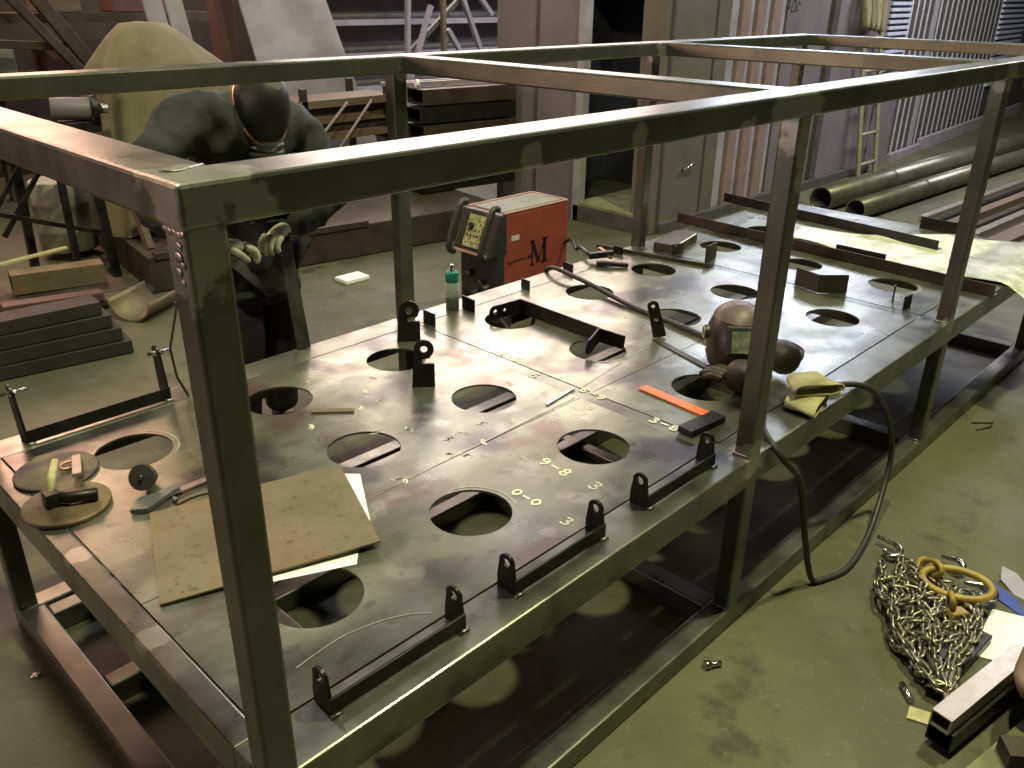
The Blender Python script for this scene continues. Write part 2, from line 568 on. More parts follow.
# deck panels with holes
HX = {0: (.345, .822, 1.315), 1: (1.912, 2.415, 2.90), 2: (3.52, 4.0, 4.45)}
HYs = (.374, .838, 1.295)
spans = ((.058, 1.544), (1.604, 3.139), (3.199, 4.718))
for i, (x0, x1) in enumerate(spans):
    for (y0, y1, rows) in ((.123, .613, (0,)), (.616, 1.514, (1, 2))):
        hs = [circ(hx + random.uniform(-.006, .006), HYs[r], .108, 48) for r in rows for hx in HX[i]]
        plate('deck_panel', M_PLATE, [(x0, y0), (x1, y0), (x1, y1), (x0, y1)], hs, .007, fr, Matrix.Translation((0, 0, Hd - .0035)))


# lug brackets welded on the deck edge: flat bar with an upright eared lug at each end
def lug_outline(w, h, r):
    pts = [(-w / 2, 0), (w / 2, 0), (w / 2, h * .35)]
    for k in range(13):
        a = -.15 + (PI + .3) * k / 12
        pts.append((r * math.cos(a), h - r + r * math.sin(a)))
    pts.append((-w / 2, h * .35))
    return pts


def bracket(x0, x1, y, ydir, zb, hbar, hlug, t=.006, wl=.055, bolts=False, lean=0.0):
    b = MB()
    b.box((x0, y - t / 2, zb + .004), (x1, y + t / 2, zb + hbar)).build('lug_bracket_bar', M_DARK, fr, bevel=.001)
    for x in (x0 + .004, x1 - .004):
        m = frame_mat((x + lean * 0, y + ydir * wl * .52, zb), (0, ydir, 0), (lean, 0, 1))
        o = plate('lug_plate', M_DARK, lug_outline(wl, hlug, wl * .40), [circ(0, hlug - wl * .40, wl * .20, 20)], .007, fr, m)
        if bolts:
            z = zb + hlug - wl * .40
            yy = y + ydir * wl * .5
            MB().tube([(x - .035, yy, z), (x + .035, yy, z)], .006, 10).tube([(x - .012, yy, z), (x - .006, yy, z)], .013, 6).tube([(x, yy - .03, z + .004), (x, yy + .03, z - .004)], .004, 8).build('bolt', M_CHROME, fr)
    wb = MB()
    for x in (x0 + .01, x1 - .01):
        wb.tube([(x - .012, y - .006, zb + .003), (x + .012, y - .007, zb + .002)], .005, 8)
    wb.build('weld_bead', M_WELD, fr)


for (a, c) in ((.165, .505), (.655, .975), (1.15, 1.475)):
    bracket(a, c, .058, 1, Hd, .042, .098)
bracket(.135, .575, 1.545, 1, Hd, .045, .185, wl=.062, bolts=True, lean=-.04)


# standing eared lugs
def ear_lug(x, y, h, w, nx, rot=0.0, notch=True):
    r = w * .43
    if notch:
        pts = [(-w / 2, 0), (w / 2, 0), (w / 2, h * .50), (0, h * .50), (-w * .05, h * .54), (0, h * .60), (w * .30, h * .62)]
        a0 = -.9
    else:
        pts = [(-w / 2, 0), (w / 2, 0)]
        a0 = -.1
    for k in range(13):
        a = a0 + (PI + .1 - a0) * k / 12
        pts.append((w * .06 + r * math.cos(a), h - r + r * math.sin(a)))
    hl = [circ(w * .06, h - r, r * .36, 18)]
    if not notch:
        hl.append(circ(w * .06, h * .5, r * .36, 18))
    m = frame_mat((x, y, Hd), (-nx[1], nx[0], 0), (0, 0, 1)) @ Matrix.Rotation(rot, 4, 'Z')
    return plate('lug_plate', M_DARK, pts, hl, .008, fr, m)


ear_lug(1.228, 1.045, .172, .078, (-.67, -.74))
ear_lug(1.455, 1.40, .165, .09, (-.67, -.74))
ear_lug(2.19, .752, .155, .052, (-.70, -.71), .30, notch=False)
# small stop plates tacked upright on the deck
for (x, y, w, h, rz, m) in ((1.63, 1.482, .075, .055, 1.5, M_DARK), (1.862, 1.50, .085, .055, 1.45, M_DARK), (2.238, 1.524, .06, .045, 1.4, M_DARK), (2.575, 1.56, .07, .045, 1.4, M_DARK),
                            (3.0, 1.585, .06, .04, 1.5, M_DARK), (3.22, 1.372, .08, .055, -.28, M_BROWNSTEEL), (3.245, 1.188, .115, .085, .1, M_BROWNSTEEL), (3.172, .632, .135, .085, 1.3, M_BROWNSTEEL), (3.205, .522, .13, .085, -.76, M_BROWNSTEEL),
                            (3.235, .20, .06, .062, -.1, M_DARK), (3.30, .285, .03, .07, .3, M_DARK), (3.80, .66, .26, .06, 1.55, M_BROWNSTEEL), (4.70, .55, .30, .07, 1.5, M_DARK)):
    d = V((math.cos(rz), math.sin(rz), 0)) * w / 2
    MB().bar((x - d.x, y - d.y, Hd + h / 2), (x + d.x, y + d.y, Hd + h / 2), .007, h).build('stop_plate', m, fr, bevel=.0008)
# weld beads at posts
wb = []
for x in (P2, P3):
    for z in (Hd + .002, Hb + .002):
        MB().tube([(x - .001, .002, z), (x - .001, PY * .5, z + .002), (x - .001, PY, z)], .0045, 8).build('weld_bead', M_WELD, fr)
wbm = MB()
for (y, dz, rr) in ((.006, .0, .004), (.016, -.003, .005), (.028, -.001, .0045), (.040, -.002, .005), (.052, 0, .004), (.020, -.022, .006), (.024, -.040, .007), (.016, -.052, .005), (.030, -.066, .006), (.022, -.082, .004)):
    r_ = bmesh.ops.create_uvsphere(wbm.bm, u_segments=10, v_segments=8, radius=1)
    for v in r_['verts']:
        v.co = V((v.co.x * rr * .25, y + v.co.y * rr * 1.8, Ht - RH - .002 + dz * .8 + v.co.z * rr * 1.1))
wbm.build('weld_spatter', M_WELD, fr, smooth=True)
MB().tube([(CX * .9, RY, Ht + .0005), (CX * .4, RY * .75, Ht + .001), (.02, RY * .9, Ht + .001)], .0018, 8).build('weld_bead', M_WELD, fr)


# chalk writing on the deck (strokes)
def chalk(strokes, o, ux, uy, sc, r=.0031, m=None):
    o, ux, uy = V(o), V((*ux, 0)).normalized(), V((*uy, 0)).normalized()
    b = MB()
    for s in strokes:
        pts = [o + ux * (px * sc) + uy * (py * sc) for px, py in s]
        pts = smooth_path(pts, 4) if len(pts) > 2 else pts
        for p, q in zip(pts, pts[1:]):
            b.bar(p, q, r * 2, .0006)
    b.build('chalk_mark', m or M_CHALK, fr)


G = {'9': [[(.8, .75), (.45, 1), (.15, .75), (.45, .5), (.8, .75), (.75, .3), (.4, 0)]], '8': [[(.5, .5), (.2, .75), (.5, 1), (.8, .75), (.5, .5), (.15, .25), (.5, 0), (.85, .25), (.5, .5)]],
     '4': [[(.6, 0), (.6, 1), (.1, .35), (.9, .35)]], '5': [[(.8, 1), (.25, 1), (.2, .55), (.6, .6), (.8, .3), (.5, 0), (.15, .1)]], '-': [[(.1, .5), (.9, .5)]],
     '3': [[(.15, .95), (.6, 1), (.75, .75), (.4, .55), (.8, .3), (.55, 0), (.1, .1)]], '6': [[(.75, 1), (.3, .6), (.2, .2), (.5, 0), (.8, .25), (.5, .5), (.25, .3)]], '0': [[(.5, 0), (.15, .5), (.5, 1), (.85, .5), (.5, 0)]]}


def chalk_text(t, x, y, dx, dy, sc):
    sc *= .72
    d = V((dx, dy)).normalized()
    up = (-d.y, d.x)
    for i, ch in enumerate(t):
        if ch != ' ':
            chalk(G[ch], (x + d.x * i * sc * 1.15, y + d.y * i * sc * 1.15, Hd + .0008), tuple(d), up, sc)


chalk_text('9-8', 1.13, .43, -.05, -1, .048)
chalk_text('3', 1.13, .245, -.05, -1, .05)
chalk_text('0-0', .955, .37, 0, -1, .042)
chalk_text('3', .945, .185, 0, -1, .045)
chalk_text('6-9', 1.585, .66, -.05, -1, .045)
chalk_text('8', 1.5, .56, 0, -1, .04)
chalk_text('3-8', 1.57, .36, 0, -1, .045)
chalk_text('5', 1.55, .86, .1, -1, .045)
chalk_text('4-5', 1.60, 1.07, .1, -1, .045)
for (x, y) in ((.93, .90), (.99, .82), (1.2, .70), (1.06, .70), (1.02, .58), (.80, .62), (.97, .62)):
    a = random.uniform(0, 3)
    chalk([[(0, 0), (.6, .3), (.4, .8), (1, 1)], [(.2, .9), (.9, .2)]], (x, y, Hd + .0008), (math.cos(a), math.sin(a)), (-math.sin(a), math.cos(a)), .028, .003, M_SCRATCH)
chalk([[(.189, .211), (.245, .218), (.313, .221), (.392, .204), (.452, .176), (.487, .145)]], (0, 0, Hd + .0008), (1, 0), (0, 1), 1, .0011, M_SCRATCH)
for k in range(16):
    x, y, a = random.uniform(.75, 1.5), random.uniform(.45, 1.35), random.uniform(0, 6)
    if min((x - hx) ** 2 + (y - hy) ** 2 for hx in HX[0] for hy in HYs) < .0196:
        continue
    chalk([[(0, 0), (.5, .35), (.9, .2)], [(.1, .3), (.6, .6), (1.1, .5)]], (x, y, Hd + .0008), (math.cos(a), math.sin(a)), (-math.sin(a), math.cos(a)), .03, .0024, M_CHALK if k % 3 == 0 else M_SCRATCH)
chalk([[(0, 0), (1, .02)]], (.655, .610, Hd + .001), (1, 0), (0, 1), .88, .0013, M_SCRATCH)
chalk([[(0, 0), (1, .02)]], (1.62, .665, Hd + .001), (1, .12), (0, 1), .42, .0014, M_SCRATCH)
for (hx, hy) in ((1.912, .838), (2.415, .838), (3.52, 1.295), (3.52, .374), (.345, 1.295), (.822, .374)):
    a0 = random.uniform(3.6, 4.4) if hx > 1 else random.uniform(-1.2, -.4)
    pts = [(hx + .119 * math.cos(a0 + k * .14), hy + .119 * math.sin(a0 + k * .14)) for k in range(14)]
    b = MB()
    for p, q in zip(pts, pts[1:]):
        b.bar((*p, Hd + .0008), (*q, Hd + .0008), .004, .0006)
    b.build('scribe_mark', M_SCRATCH, fr)

# hanging wire hooked over the frame by the bolted lugs
tag(MB().tube([(.69, 1.55, 1.19), (.675, 1.55, 1.03), (.60, 1.55, .80), (.605, 1.545, .70), (.625, 1.53, .632)], .0045, 8).build('steel_rod', M_BROWNSTEEL), 'thin bent steel rod standing by the bolted lugs at the deck corner', 'rod')

# ------------------------------------------------------------------ LOOSE THINGS ON THE DECK
z0 = Hd
rp = [(.223, .936), (.701, .786), (.556, .413), (.081, .576)]
tag(MB()._add([(x, y, z0 + .004 + (.012 if i in (1, 2) else .0)) for i, (x, y) in enumerate(rp)] + [(x, y, z0 + .009 + (.012 if i in (1, 2) else .0)) for i, (x, y) in enumerate(rp)],
              [(3, 2, 1, 0), (4, 5, 6, 7), (0, 1, 5, 4), (1, 2, 6, 5), (2, 3, 7, 6), (3, 0, 4, 7)]).build('steel_plate', M_RUSTY), 'square olive-brown plate with rust freckles lying on white paper on the deck', 'plate')
ps = [(.684, .773), (.727, .727), (.594, .501), (.506, .436), (.475, .400), (.284, .489), (.195, .600), (.248, .909), (.303, .913), (.465, .870), (.560, .808)]
n_ = len(ps)
tag(MB()._add([(x, y, z0 + .0010) for x, y in ps] + [(x, y, z0 + .0018) for x, y in ps], [tuple(range(n_)), tuple(range(n_, 2 * n_))] + [(i, (i + 1) % n_, n_ + (i + 1) % n_, n_ + i) for i in range(n_)]).build('paper_sheet', M_PAPER), 'bright white paper sheet sticking out under the rusty square plate', 'paper')
# disc cut-outs
tag(MB().lathe([(.105, 0), (.108, .002), (.108, .006), (.105, .008)], 56, (.137, 1.325, z0 + .001)).build('steel_disc', M_TEMPER), 'round steel cut-out with purple and yellow-green tint at the deck corner', 'disc', None)
tag(MB().lathe([(.104, 0), (.107, .002), (.107, .010), (.104, .012)], 56, (.092, 1.128, z0 + .001)).build('steel_disc', M_RUSTY), 'thick brown steel cut-out disc with a hammer lying on it', 'disc', None)
# hammer
hm = empty('hammer', (.1, 1.12, z0 + .013), 'small hammer with yellow wooden handle lying on the brown disc', 'hammer')
MB().tube([(.070, 1.150, z0 + .032), (.098, 1.113, z0 + .032), (.158, 1.085, z0 + .03)], [.017, .0165, .016], 12).box((.045, 1.118, z0 + .013), (.078, 1.155, z0 + .052)).build('hammer_head', M_DARK, hm, bevel=.003)
MB().tube([(.064, 1.142, z0 + .045), (.090, 1.20, z0 + .058), (.125, 1.27, z0 + .064)], [.008, .011, .009], 12).build('handle', M_SUEDE, hm)
# ring and chisel
tag(MB().tube([(.165 + .022 * math.cos(a), 1.31 + .012 * math.sin(a), z0 + .018 + .004 * math.sin(a)) for a in [k * 2 * PI / 18 for k in range(18)]], .004, 8, closed=True).build('ring', M_COPPER), 'small orange-brown ring lying on the tinted disc', 'ring')
tag(MB().bar((.20, 1.345, z0 + .018), (.142, 1.165, z0 + .058), .024, .010).build('flat_chisel', M_TUBEB, None, bevel=.002), 'pale pinkish flat steel bar propped between the two discs', 'chisel')
# little wheel with bolt
kn = empty('rubber_foot_wheel', (.265, 1.06, z0), 'small black round disc with a bright bolt beside the wide hole', 'wheel')
ax = V((-.62, -.60, .45)).normalized()
c0 = V((.268, 1.062, z0 + .042))
MB().tube([c0 - ax * .008, c0 + ax * .008], .036, 28).build('disc', M_RUBBER, kn, bevel=.003)
MB().tube([c0 - ax * .055, c0 - ax * .008], .019, 20).build('hub', M_RUBBER, kn)
MB().tube([c0 + ax * .008, c0 + ax * .02], .007, 6).build('bolt', M_CHROME, kn)
# combination square
sq = empty('combination_square', (.26, .99, z0), 'grey combination square with a long blade beside the rusty plate', 'square')
MB().bar((.245, .985, z0 + .008), (.565, .995, z0 + .008), .022, .003).build('blade', M_BARE, sq)
MB().prism([(0, -.03), (.11, .012), (.11, .035), (0, .02), (-.035, -.005)], (.225, .98, z0 + .002), (1, 0.02, 0), (-.02, 1, 0), .014).tube([(.30, .962, z0 + .008), (.30, .945, z0 + .008)], .006, 10).build('head', M_CANGREY, sq, bevel=.002)
# strips
tag(MB().bar((1.42, .655, z0 + .003), (1.58, .675, z0 + .003), .010, .004).build('steel_strip', M_BARE), 'short thin bright steel strip by the panel joint', 'strip')
tag(MB().bar((.85, 1.15, z0 + .003), (.95, 1.06, z0 + .003), .025, .004).build('steel_strip', M_RUSTY), 'short flat brown steel strip between two deck holes', 'strip')
# aerosol can
cn = empty('spray_can', (1.822, 1.556, z0), 'spray can with teal top band and white label on the deck edge', 'can')
cc = (1.822, 1.556, z0)
MB().lathe([(.027, 0), (.028, .002), (.028, .055), (.0275, .057)], 24, cc).build('can_base', M_CANGREY, cn)
MB().lathe([(.0275, .057), (.028, .058), (.028, .118), (.0275, .12)], 24, cc).build('label', M_CANWHITE, cn)
MB().lathe([(.0275, .12), (.028, .121), (.028, .155), (.024, .165), (.016, .17)], 24, cc).build('can_top', M_TEAL, cn)
MB().lathe([(.014, .168), (.014, .176), (.009, .178), (.009, .192), (.006, .195)], 16, cc).build('nozzle', M_CHROME, cn)
# loose upside-down lug bracket (long strip with bent eared ends)
lb = empty('loose_bracket', (1.95, 1.1, z0), 'loose black steel bracket with bent eared ends lying across a deck hole', 'bracket')
p, q = V((1.998, 1.325, z0)), V((1.975, .885, z0))
MB().bar(p + V((0, 0, .03)), q + V((0, 0, .03)), .007, .06).build('strip', M_DARK, lb, bevel=.001)
for c, d in ((p, V((-.92, .12, 0))), (q, V((-.85, -.35, 0)))):
    d = d.normalized()
    pts = [(0, 0), (.11, .0)]
    for k in range(11):
        a = -PI / 2 + PI * k / 10
        pts.append((.135 + .028 * math.cos(a), .030 + .028 * math.sin(a)))
    pts += [(.10, .058), (0, .06)]
    plate('eared_end', M_DARK, pts, [circ(.135, .03, .011, 16), circ(.085, .03, .008, 16)], .007, lb, frame_mat(c + V((0, 0, .001)), d, (0, 0, 1)))
MB().bar(q + V((0, 0, .03)), q + V((.03, -.10, .018)), .007, .055).build('gusset', M_DARK, lb)
# thin flat strip in front of the helmet
tag(MB().bar((2.15, .745, z0 + .003), (2.03, .345, z0 + .003), .028, .004).build('flat_strip', M_BROWNSTEEL), 'thin flat steel strip lying between the leaning lug and the helmet', 'strip')
# try square, orange blade
ts = empty('try_square', (1.7, .3, z0), 'orange bladed square with a dark block stock on the deck', 'square')
MB().bar((1.755, .515, z0 + .004), (1.732, .225, z0 + .004), .040, .004).build('blade', M_ORANGE, ts)
MB().bar((1.57, .222, z0 + .012), (1.735, .205, z0 + .012), .055, .022).build('stock', M_DARK, ts, bevel=.002)

# welding helmet
hv = empty('welding_helmet', (2.12, .38, z0), 'brown-black welding helmet with scuffed crown and green window on the deck', 'helmet')
bm = MB()
prof = []
nz, na = 12, 24
ctr = V((2.135, .395, z0))
rings = []
for i in range(nz + 1):
    t = i / nz
    z = .245 * t
    ring = []
    for k in range(na):
        a = 2 * PI * k / na
        sq_ = max(0.03, 1 - ((t - .42) / .585) ** 2) ** .45
        rx = .128 * sq_
        ry = .108 * sq_
        fx = math.cos(a)
        face = max(0, fx)
        v = V((rx * math.cos(a) * (1 + .15 * face * (1 - t)), ry * math.sin(a), z))
        v = Matrix.Rotation(math.radians(-138), 3, 'Z') @ v
        ring.append(bm.bm.verts.new(ctr + v))
    rings.append(ring)
for a, b in zip(rings, rings[1:]):
    for k in range(na):
        bm.bm.faces.new((a[k], a[(k + 1) % na], b[(k + 1) % na], b[k])).smooth = True
bm.bm.faces.new(rings[-1])
bm.bm.faces.new(rings[0][::-1])
shell = bm.build('shell', M_HELMET, hv)
cr = MB()
R = []
for i in range(7):
    t = .80 + .20 * i / 6
    sq_ = max(0.03, 1 - ((t - .42) / .585) ** 2) ** .45
    ring = []
    for k in range(na):
        a = 2 * PI * k / na
        v = Matrix.Rotation(math.radians(-138), 3, 'Z') @ V((.131 * sq_ * math.cos(a), .111 * sq_ * math.sin(a), .245 * t + .002))
        ring.append(cr.bm.verts.new(ctr + v))
    R.append(ring)
for a, b in zip(R, R[1:]):
    for k in range(na):
        cr.bm.faces.new((a[k], a[(k + 1) % na], b[(k + 1) % na], b[k])).smooth = True
cr.bm.faces.new(R[-1])
cr.build('crown', mat('rubbed_tan_crown', (.040, .030, .022), (.105, .062, .050), .4, .55, 0, 7), hv)
fd = V((math.cos(math.radians(-138)), math.sin(math.radians(-138)), 0))
sd = V((-fd.y, fd.x, 0))
wc = ctr + fd * .122 + V((0, 0, .15))
up = (V((0, 0, 1)) - fd * .35).normalized()
MB().bar(wc - sd * .058, wc + sd * .058, .028, .10, up).build('window_frame', M_BLACKP, hv, bevel=.006)
wc2 = wc + fd * .014
MB().bar(wc2 - sd * .046, wc2 + sd * .046, .006, .075, up).build('visor_glass', M_GLASSG, hv)
kc = ctr - sd * .104 + V((0, 0, .135)) - fd * .0
MB().tube([kc + sd * .02, kc - sd * .012], .026, 20).build('knob', M_BLACKP, hv, bevel=.003)
MB().tube([kc - sd * .012 + V((.020 * math.cos(k * .5) * fd.x, .020 * math.cos(k * .5) * fd.y, .020 * math.sin(k * .5))) for k in range(0, 12)], .0018, 6).build('knob_ring', M_BRASS, hv)
MB().tube([kc + fd * .02 + V((0, 0, -.055)) + sd * .02, kc + fd * .02 + V((0, 0, -.055)) - sd * .006], .006, 8).build('rivet', M_CHROME, hv)


# leather gauntlets: finger part flattened, suede cuffs stacked
def gauntlet(name, label, base, dirv, cuffc, tint, zoff):
    g = empty(name, base, label, 'glove', 'leather welding gloves on the deck')
    d = V(dirv).normalized()
    s = V((-d.y, d.x, 0))
    b = V(base)
    vs, es, rs, roots = [], [], [], []

    def chain(pts, r):
        i0 = len(vs)
        roots.append(i0)
        for j, p in enumerate(pts):
            vs.append(p)
            rs.append(r[j])
            if j:
                es.append((i0 + j - 1, i0 + j))
    chain([b + V((0, 0, zoff)), b - d * .07 + V((0, 0, zoff + .012)), b - d * .13 + V((0, 0, zoff + .005))], [.060, .066, .055])
    for j, (o, l) in enumerate(((-.045, .075), (-.016, .095), (.014, .09), (.042, .07))):
        r0 = b - d * .12 + s * o + V((0, 0, zoff))
        chain([r0, r0 - d * l * .55 + V((0, 0, .006)), r0 - d * l + V((0, 0, -.012))], [.017, .0155, .012])
    r0 = b - d * .05 + s * .05 + V((0, 0, zoff))
    chain([r0, r0 - d * .04 + s * .035, r0 - d * .08 + s * .04], [.018, .016, .012])
    skin('hand_part', M_LEATHER, vs, es, rs, g, roots)
    # cuff: flattened open flare
    cb = MB()
    c = V(cuffc)
    n = 28
    R = []
    for (t, w, h, r_) in ((0, .060, .022, 0), (.5, .078, .020, 0), (1, .092, .023, 0), (1, .084, .017, 1), (.35, .066, .014, 1)):
        ring = []
        for k in range(n):
            a = 2 * PI * k / n
            sx = abs(math.cos(a)) ** .7 * (1 if math.cos(a) > 0 else -1)
            wob = .004 * math.sin(3 * a + 7 * t)
            ring.append(cb.bm.verts.new(c + d * (.105 * t - .03) + s * (w * sx) + V((0, 0, h * math.sin(a) + wob + zoff * 0))))
        R.append(ring)
    for x, y in zip(R, R[1:]):
        for k in range(n):
            cb.bm.faces.new((x[k], x[(k + 1) % n], y[(k + 1) % n], y[k])).smooth = True
    cb.build('cuff', M_SUEDE, g)
    return g


gauntlet('welding_glove', 'brown leather welding glove, upper of the two with yellow suede cuffs', (2.15, .18, z0), (-.55, -.84, 0), (2.075, .085, z0 + .066), 0, .066)
gauntlet('welding_glove', 'brown leather welding glove, lower of the two, fingers towards a hole', (1.99, .20, z0), (.20, -.98, 0), (2.01, .075, z0 + .022), 0, .045)

# welding cable on the deck and its loop over the edge to the floor
lead = smooth_path([(2.88, 2.5, .30), (2.80, 2.2, .12), (2.60, 1.85, .20), (2.53, 1.68, .56), (2.49, 1.60, z0 + .03), (2.455, 1.42, z0 + .035), (2.43, 1.25, z0 + .022), (2.37, 1.02, z0 + .012), (2.32, .72, z0 + .012), (2.27, .53, z0 + .012)], 8)
tag(MB().tube(lead, .0105, 12).build('welding_cable', M_RUBBER), 'black welding cable running across the deck from the red machine to the helmet', 'cable')
loop = smooth_path([(2.0, .28, z0 + .05), (1.87, .13, z0 + .018), (1.74, .05, z0 + .018), (1.72, -.035, z0 - .04), (1.84, -.05, .46), (1.93, -.06, .22), (1.985, -.085, .035), (2.04, -.11, .011), (2.16, -.14, .011), (2.36, -.12, .03), (2.53, -.085, .11), (2.62, -.06, .26), (2.52, -.05, .45), (2.36, -.04, .60), (2.27, .0, z0 + .018), (2.19, .06, z0 + .02), (2.12, .11, z0 + .03)], 8)
tag(MB().tube(loop, .0105, 12).build('welding_cable', M_RUBBER), 'black welding cable looping off the deck edge down to the floor', 'cable')

# earth clamp near the far deck edge
ec = empty('earth_clamp', (2.82, 1.54, z0), 'brass and black earth clamp with its cable on the far deck edge', 'clamp')
MB().bar((2.74, 1.52, z0 + .018), (2.84, 1.40, z0 + .014), .03, .02).bar((2.78, 1.60, z0 + .03), (2.85, 1.50, z0 + .05), .035, .03).build('jaw', M_DARK, ec, bevel=.004)
MB().bar((2.86, 1.60, z0 + .055), (2.82, 1.49, z0 + .035), .022, .014).build('brass_bar', M_BRASS, ec, bevel=.003)
MB().tube(smooth_path([(2.80, 1.62, z0 + .03), (2.90, 1.76, z0 + .02), (3.1, 1.95, .56), (3.4, 2.25, .5), (3.58, 2.5, .35)], 6), .010, 10).build('cable', M_RUBBER, ec)

# steel angle bars laid across the deck end, sheet and blocks
def angle(name, a, b, w, h, label, m=M_BROWNSTEEL):
    a, b = V(a), V(b)
    s = (b - a).normalized().cross(V((0, 0, 1)))
    MBo = MB().bar(a + V((0, 0, .004)), b + V((0, 0, .004)), w, .006)
    MBo.bar(a - s * (-(w / 2 - .003)) + V((0, 0, h / 2 + .002)), b - s * (-(w / 2 - .003)) + V((0, 0, h / 2 + .002)), .006, h)
    return tag(MBo.build(name, m, None, bevel=.001), label, 'bar')


angle('steel_bar', (3.03, 1.74, z0), (3.15, 1.12, z0), .05, .018, 'short flat brown bar across the deck over a round hole')
angle('angle_bar', (3.82, 1.76, z0), (3.70, -.02, z0), .06, .055, 'long brown angle bar lying right across the deck end, nearer of two')
angle('angle_bar', (4.50, 1.86, z0), (4.30, .44, z0), .06, .055, 'dark angle bar ending on the pale film, beyond the other angle bar', M_DARK)
sb = empty('steel_block', (3.24, 1.5, z0), 'thick rectangular steel block with a bright edge at the far deck rail', 'block')
MB().bar((3.20, 1.435, z0 + .022), (3.49, 1.50, z0 + .022), .13, .044).build('slab', M_BROWNSTEEL, sb, bevel=.002)
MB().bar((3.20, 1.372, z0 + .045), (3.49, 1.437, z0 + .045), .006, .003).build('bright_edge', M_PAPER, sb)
# film sheet lying over the deck end and hanging over its edge
fb = MB()
nx, ny = 26, 40
grid = []
for i in range(nx + 1):
    row = []
    for j in range(ny + 1):
        u, v = i / nx, j / ny
        x = 3.84 + .86 * u + .05 * math.sin(v * 9)
        y = 1.20 - 1.35 * v + .03 * math.sin(u * 7)
        if v < .55:
            x = 3.86 + (.36 + .48 * (v / .55) ** 3) * u + .03 * math.sin(v * 9)
        z = z0 + .006 + .022 * (.5 + .5 * math.sin(u * 11 + v * 6)) * (.5 + .5 * math.sin(v * 13 - u * 4)) + .03 * max(0, v - .55)
        if y < 0.0:
            z += y * .55
        row.append(fb.bm.verts.new((x, y, z)))
    grid.append(row)
for i in range(nx):
    for j in range(ny):
        fb.bm.faces.new((grid[i][j], grid[i + 1][j], grid[i + 1][j + 1], grid[i][j + 1])).smooth = True
fo = fb.build('plastic_sheet', M_FILM)
fo.modifiers.new('thick', 'SOLIDIFY').thickness = .0015
tag(fo, 'pale yellowish crumpled plastic sheet draped over the deck end', 'sheet')

# ------------------------------------------------------------------ WELDING MACHINE
mx0, my0, mx1, my1 = 2.93, 2.37, 3.52, 2.68     # long side along x, front at x0
wm = empty('welding_machine', (3.2, 2.52, 0), 'red welding machine with black front and tilted keypad behind the deck', 'welding machine')
zt, zb_ = .70, .05
MB().prism([(0, zb_ + .02), (.59, zb_ + .02), (.59, zt), (.02, zt), (-.005, .52)], (mx0, my1, 0), (1, 0, 0), (0, 0, 1), my1 - my0).build('housing', M_RED, wm, bevel=.012, seg=3)
MB().box((mx0 + .05, my0 + .03, zt - .004), (mx1 - .03, my1 - .03, zt + .006)).build('lid_panel', M_GREYTOP, wm, bevel=.004)
MB().bar((mx0 + .03, my0 + .006, zt + .002), (mx1 - .01, my0 + .006, zt + .002), .016, .010).bar((mx0 + .03, my1 - .006, zt + .002), (mx1 - .01, my1 - .006, zt + .002), .016, .010).bar((mx1 - .01, my0 + .006, zt + .002), (mx1 - .01, my1 - .006, zt + .002), .016, .010).build('lid_edge', M_PINKRIM, wm, bevel=.003)
MB().prism([(-.10, .46), (.05, .46), (.05, .70), (.0, .70)], (mx0, my1 + .002, 0), (1, 0, 0), (0, 0, 1), my1 - my0 + .004).build('control_head', M_BLACKP, wm, bevel=.008)
MB().box((mx0 - .03, my0 - .002, zb_), (mx0 + .03, my1 + .002, .47)).build('front_panel', M_BLACKP, wm, bevel=.006)
pa, pb_ = V((mx0 - .098, 0, .472)), V((mx0 + .002, 0, .70))
nrm = V((-(pb_ - pa).z, 0, (pb_ - pa).x)).normalized()
mid = (pa + pb_) / 2 + nrm * .004
dd = (pb_ - pa).normalized()
ym = (my0 + my1) / 2
MB().bar((mid.x, my0 + .075, mid.z), (mid.x, my1 - .075, mid.z), .006, .19, dd).build('keypad', M_PANEL, wm)
bt = MB()
for i in range(5):
    for j in range(2):
        c_ = V((mid.x, my0 + .10 + i * .028, mid.z)) - dd * (.055 + .03 * j - .06) + nrm * .004
        bt.tube([c_, c_ + nrm * .004], .006, 10)
bt.build('button', M_BLACKP, wm)
c_ = V((mid.x, my1 - .115, mid.z)) + dd * .03 + nrm * .004
MB().tube([c_, c_ + nrm * .018], .018, 18).build('dial', M_BLACKP, wm, bevel=.002)
MB().bar(V((mid.x, my0 + .02, mid.z)) - dd * .125 + nrm * .0, V((mid.x, my1 - .02, mid.z)) - dd * .125, .012, .016, dd).build('keypad_trim', M_PINKRIM, wm, bevel=.003)
for y in (my0 + .022, my1 - .022):
    a = V((mx0 - .105, y, .455))
    b = V((mx0 + .005, y, .715))
    o1 = nrm * .055
    MB().tube(smooth_path([a, a + o1 + dd * .03, b + o1 - dd * .02, b + nrm * .01 + dd * .015], 6), .019, 12).build('handle', M_BLACKP, wm)
for y, z in ((my0 + .07, .27), (my1 - .09, .33), (my0 + .16, .22)):
    MB().tube([(mx0 - .03, y, z), (mx0 - .075, y, z - .012)], .020, 14).build('socket', M_RUBBER, wm, bevel=.003)
gr = MB()
for k in range(6):
    gr.box((mx0 - .036, my0 + .03, .08 + k * .022), (mx0 - .029, my1 - .03, .09 + k * .022))
gr.build('grille', M_DARK, wm)
for x in (mx0 + .06, mx1 - .08):
    for y in (my0 + .02, my1 - .02):
        MB().tube([(x, y - .02, .04), (x, y + .02, .04)], .04, 18).build('wheel', M_RUBBER, wm, bevel=.004)
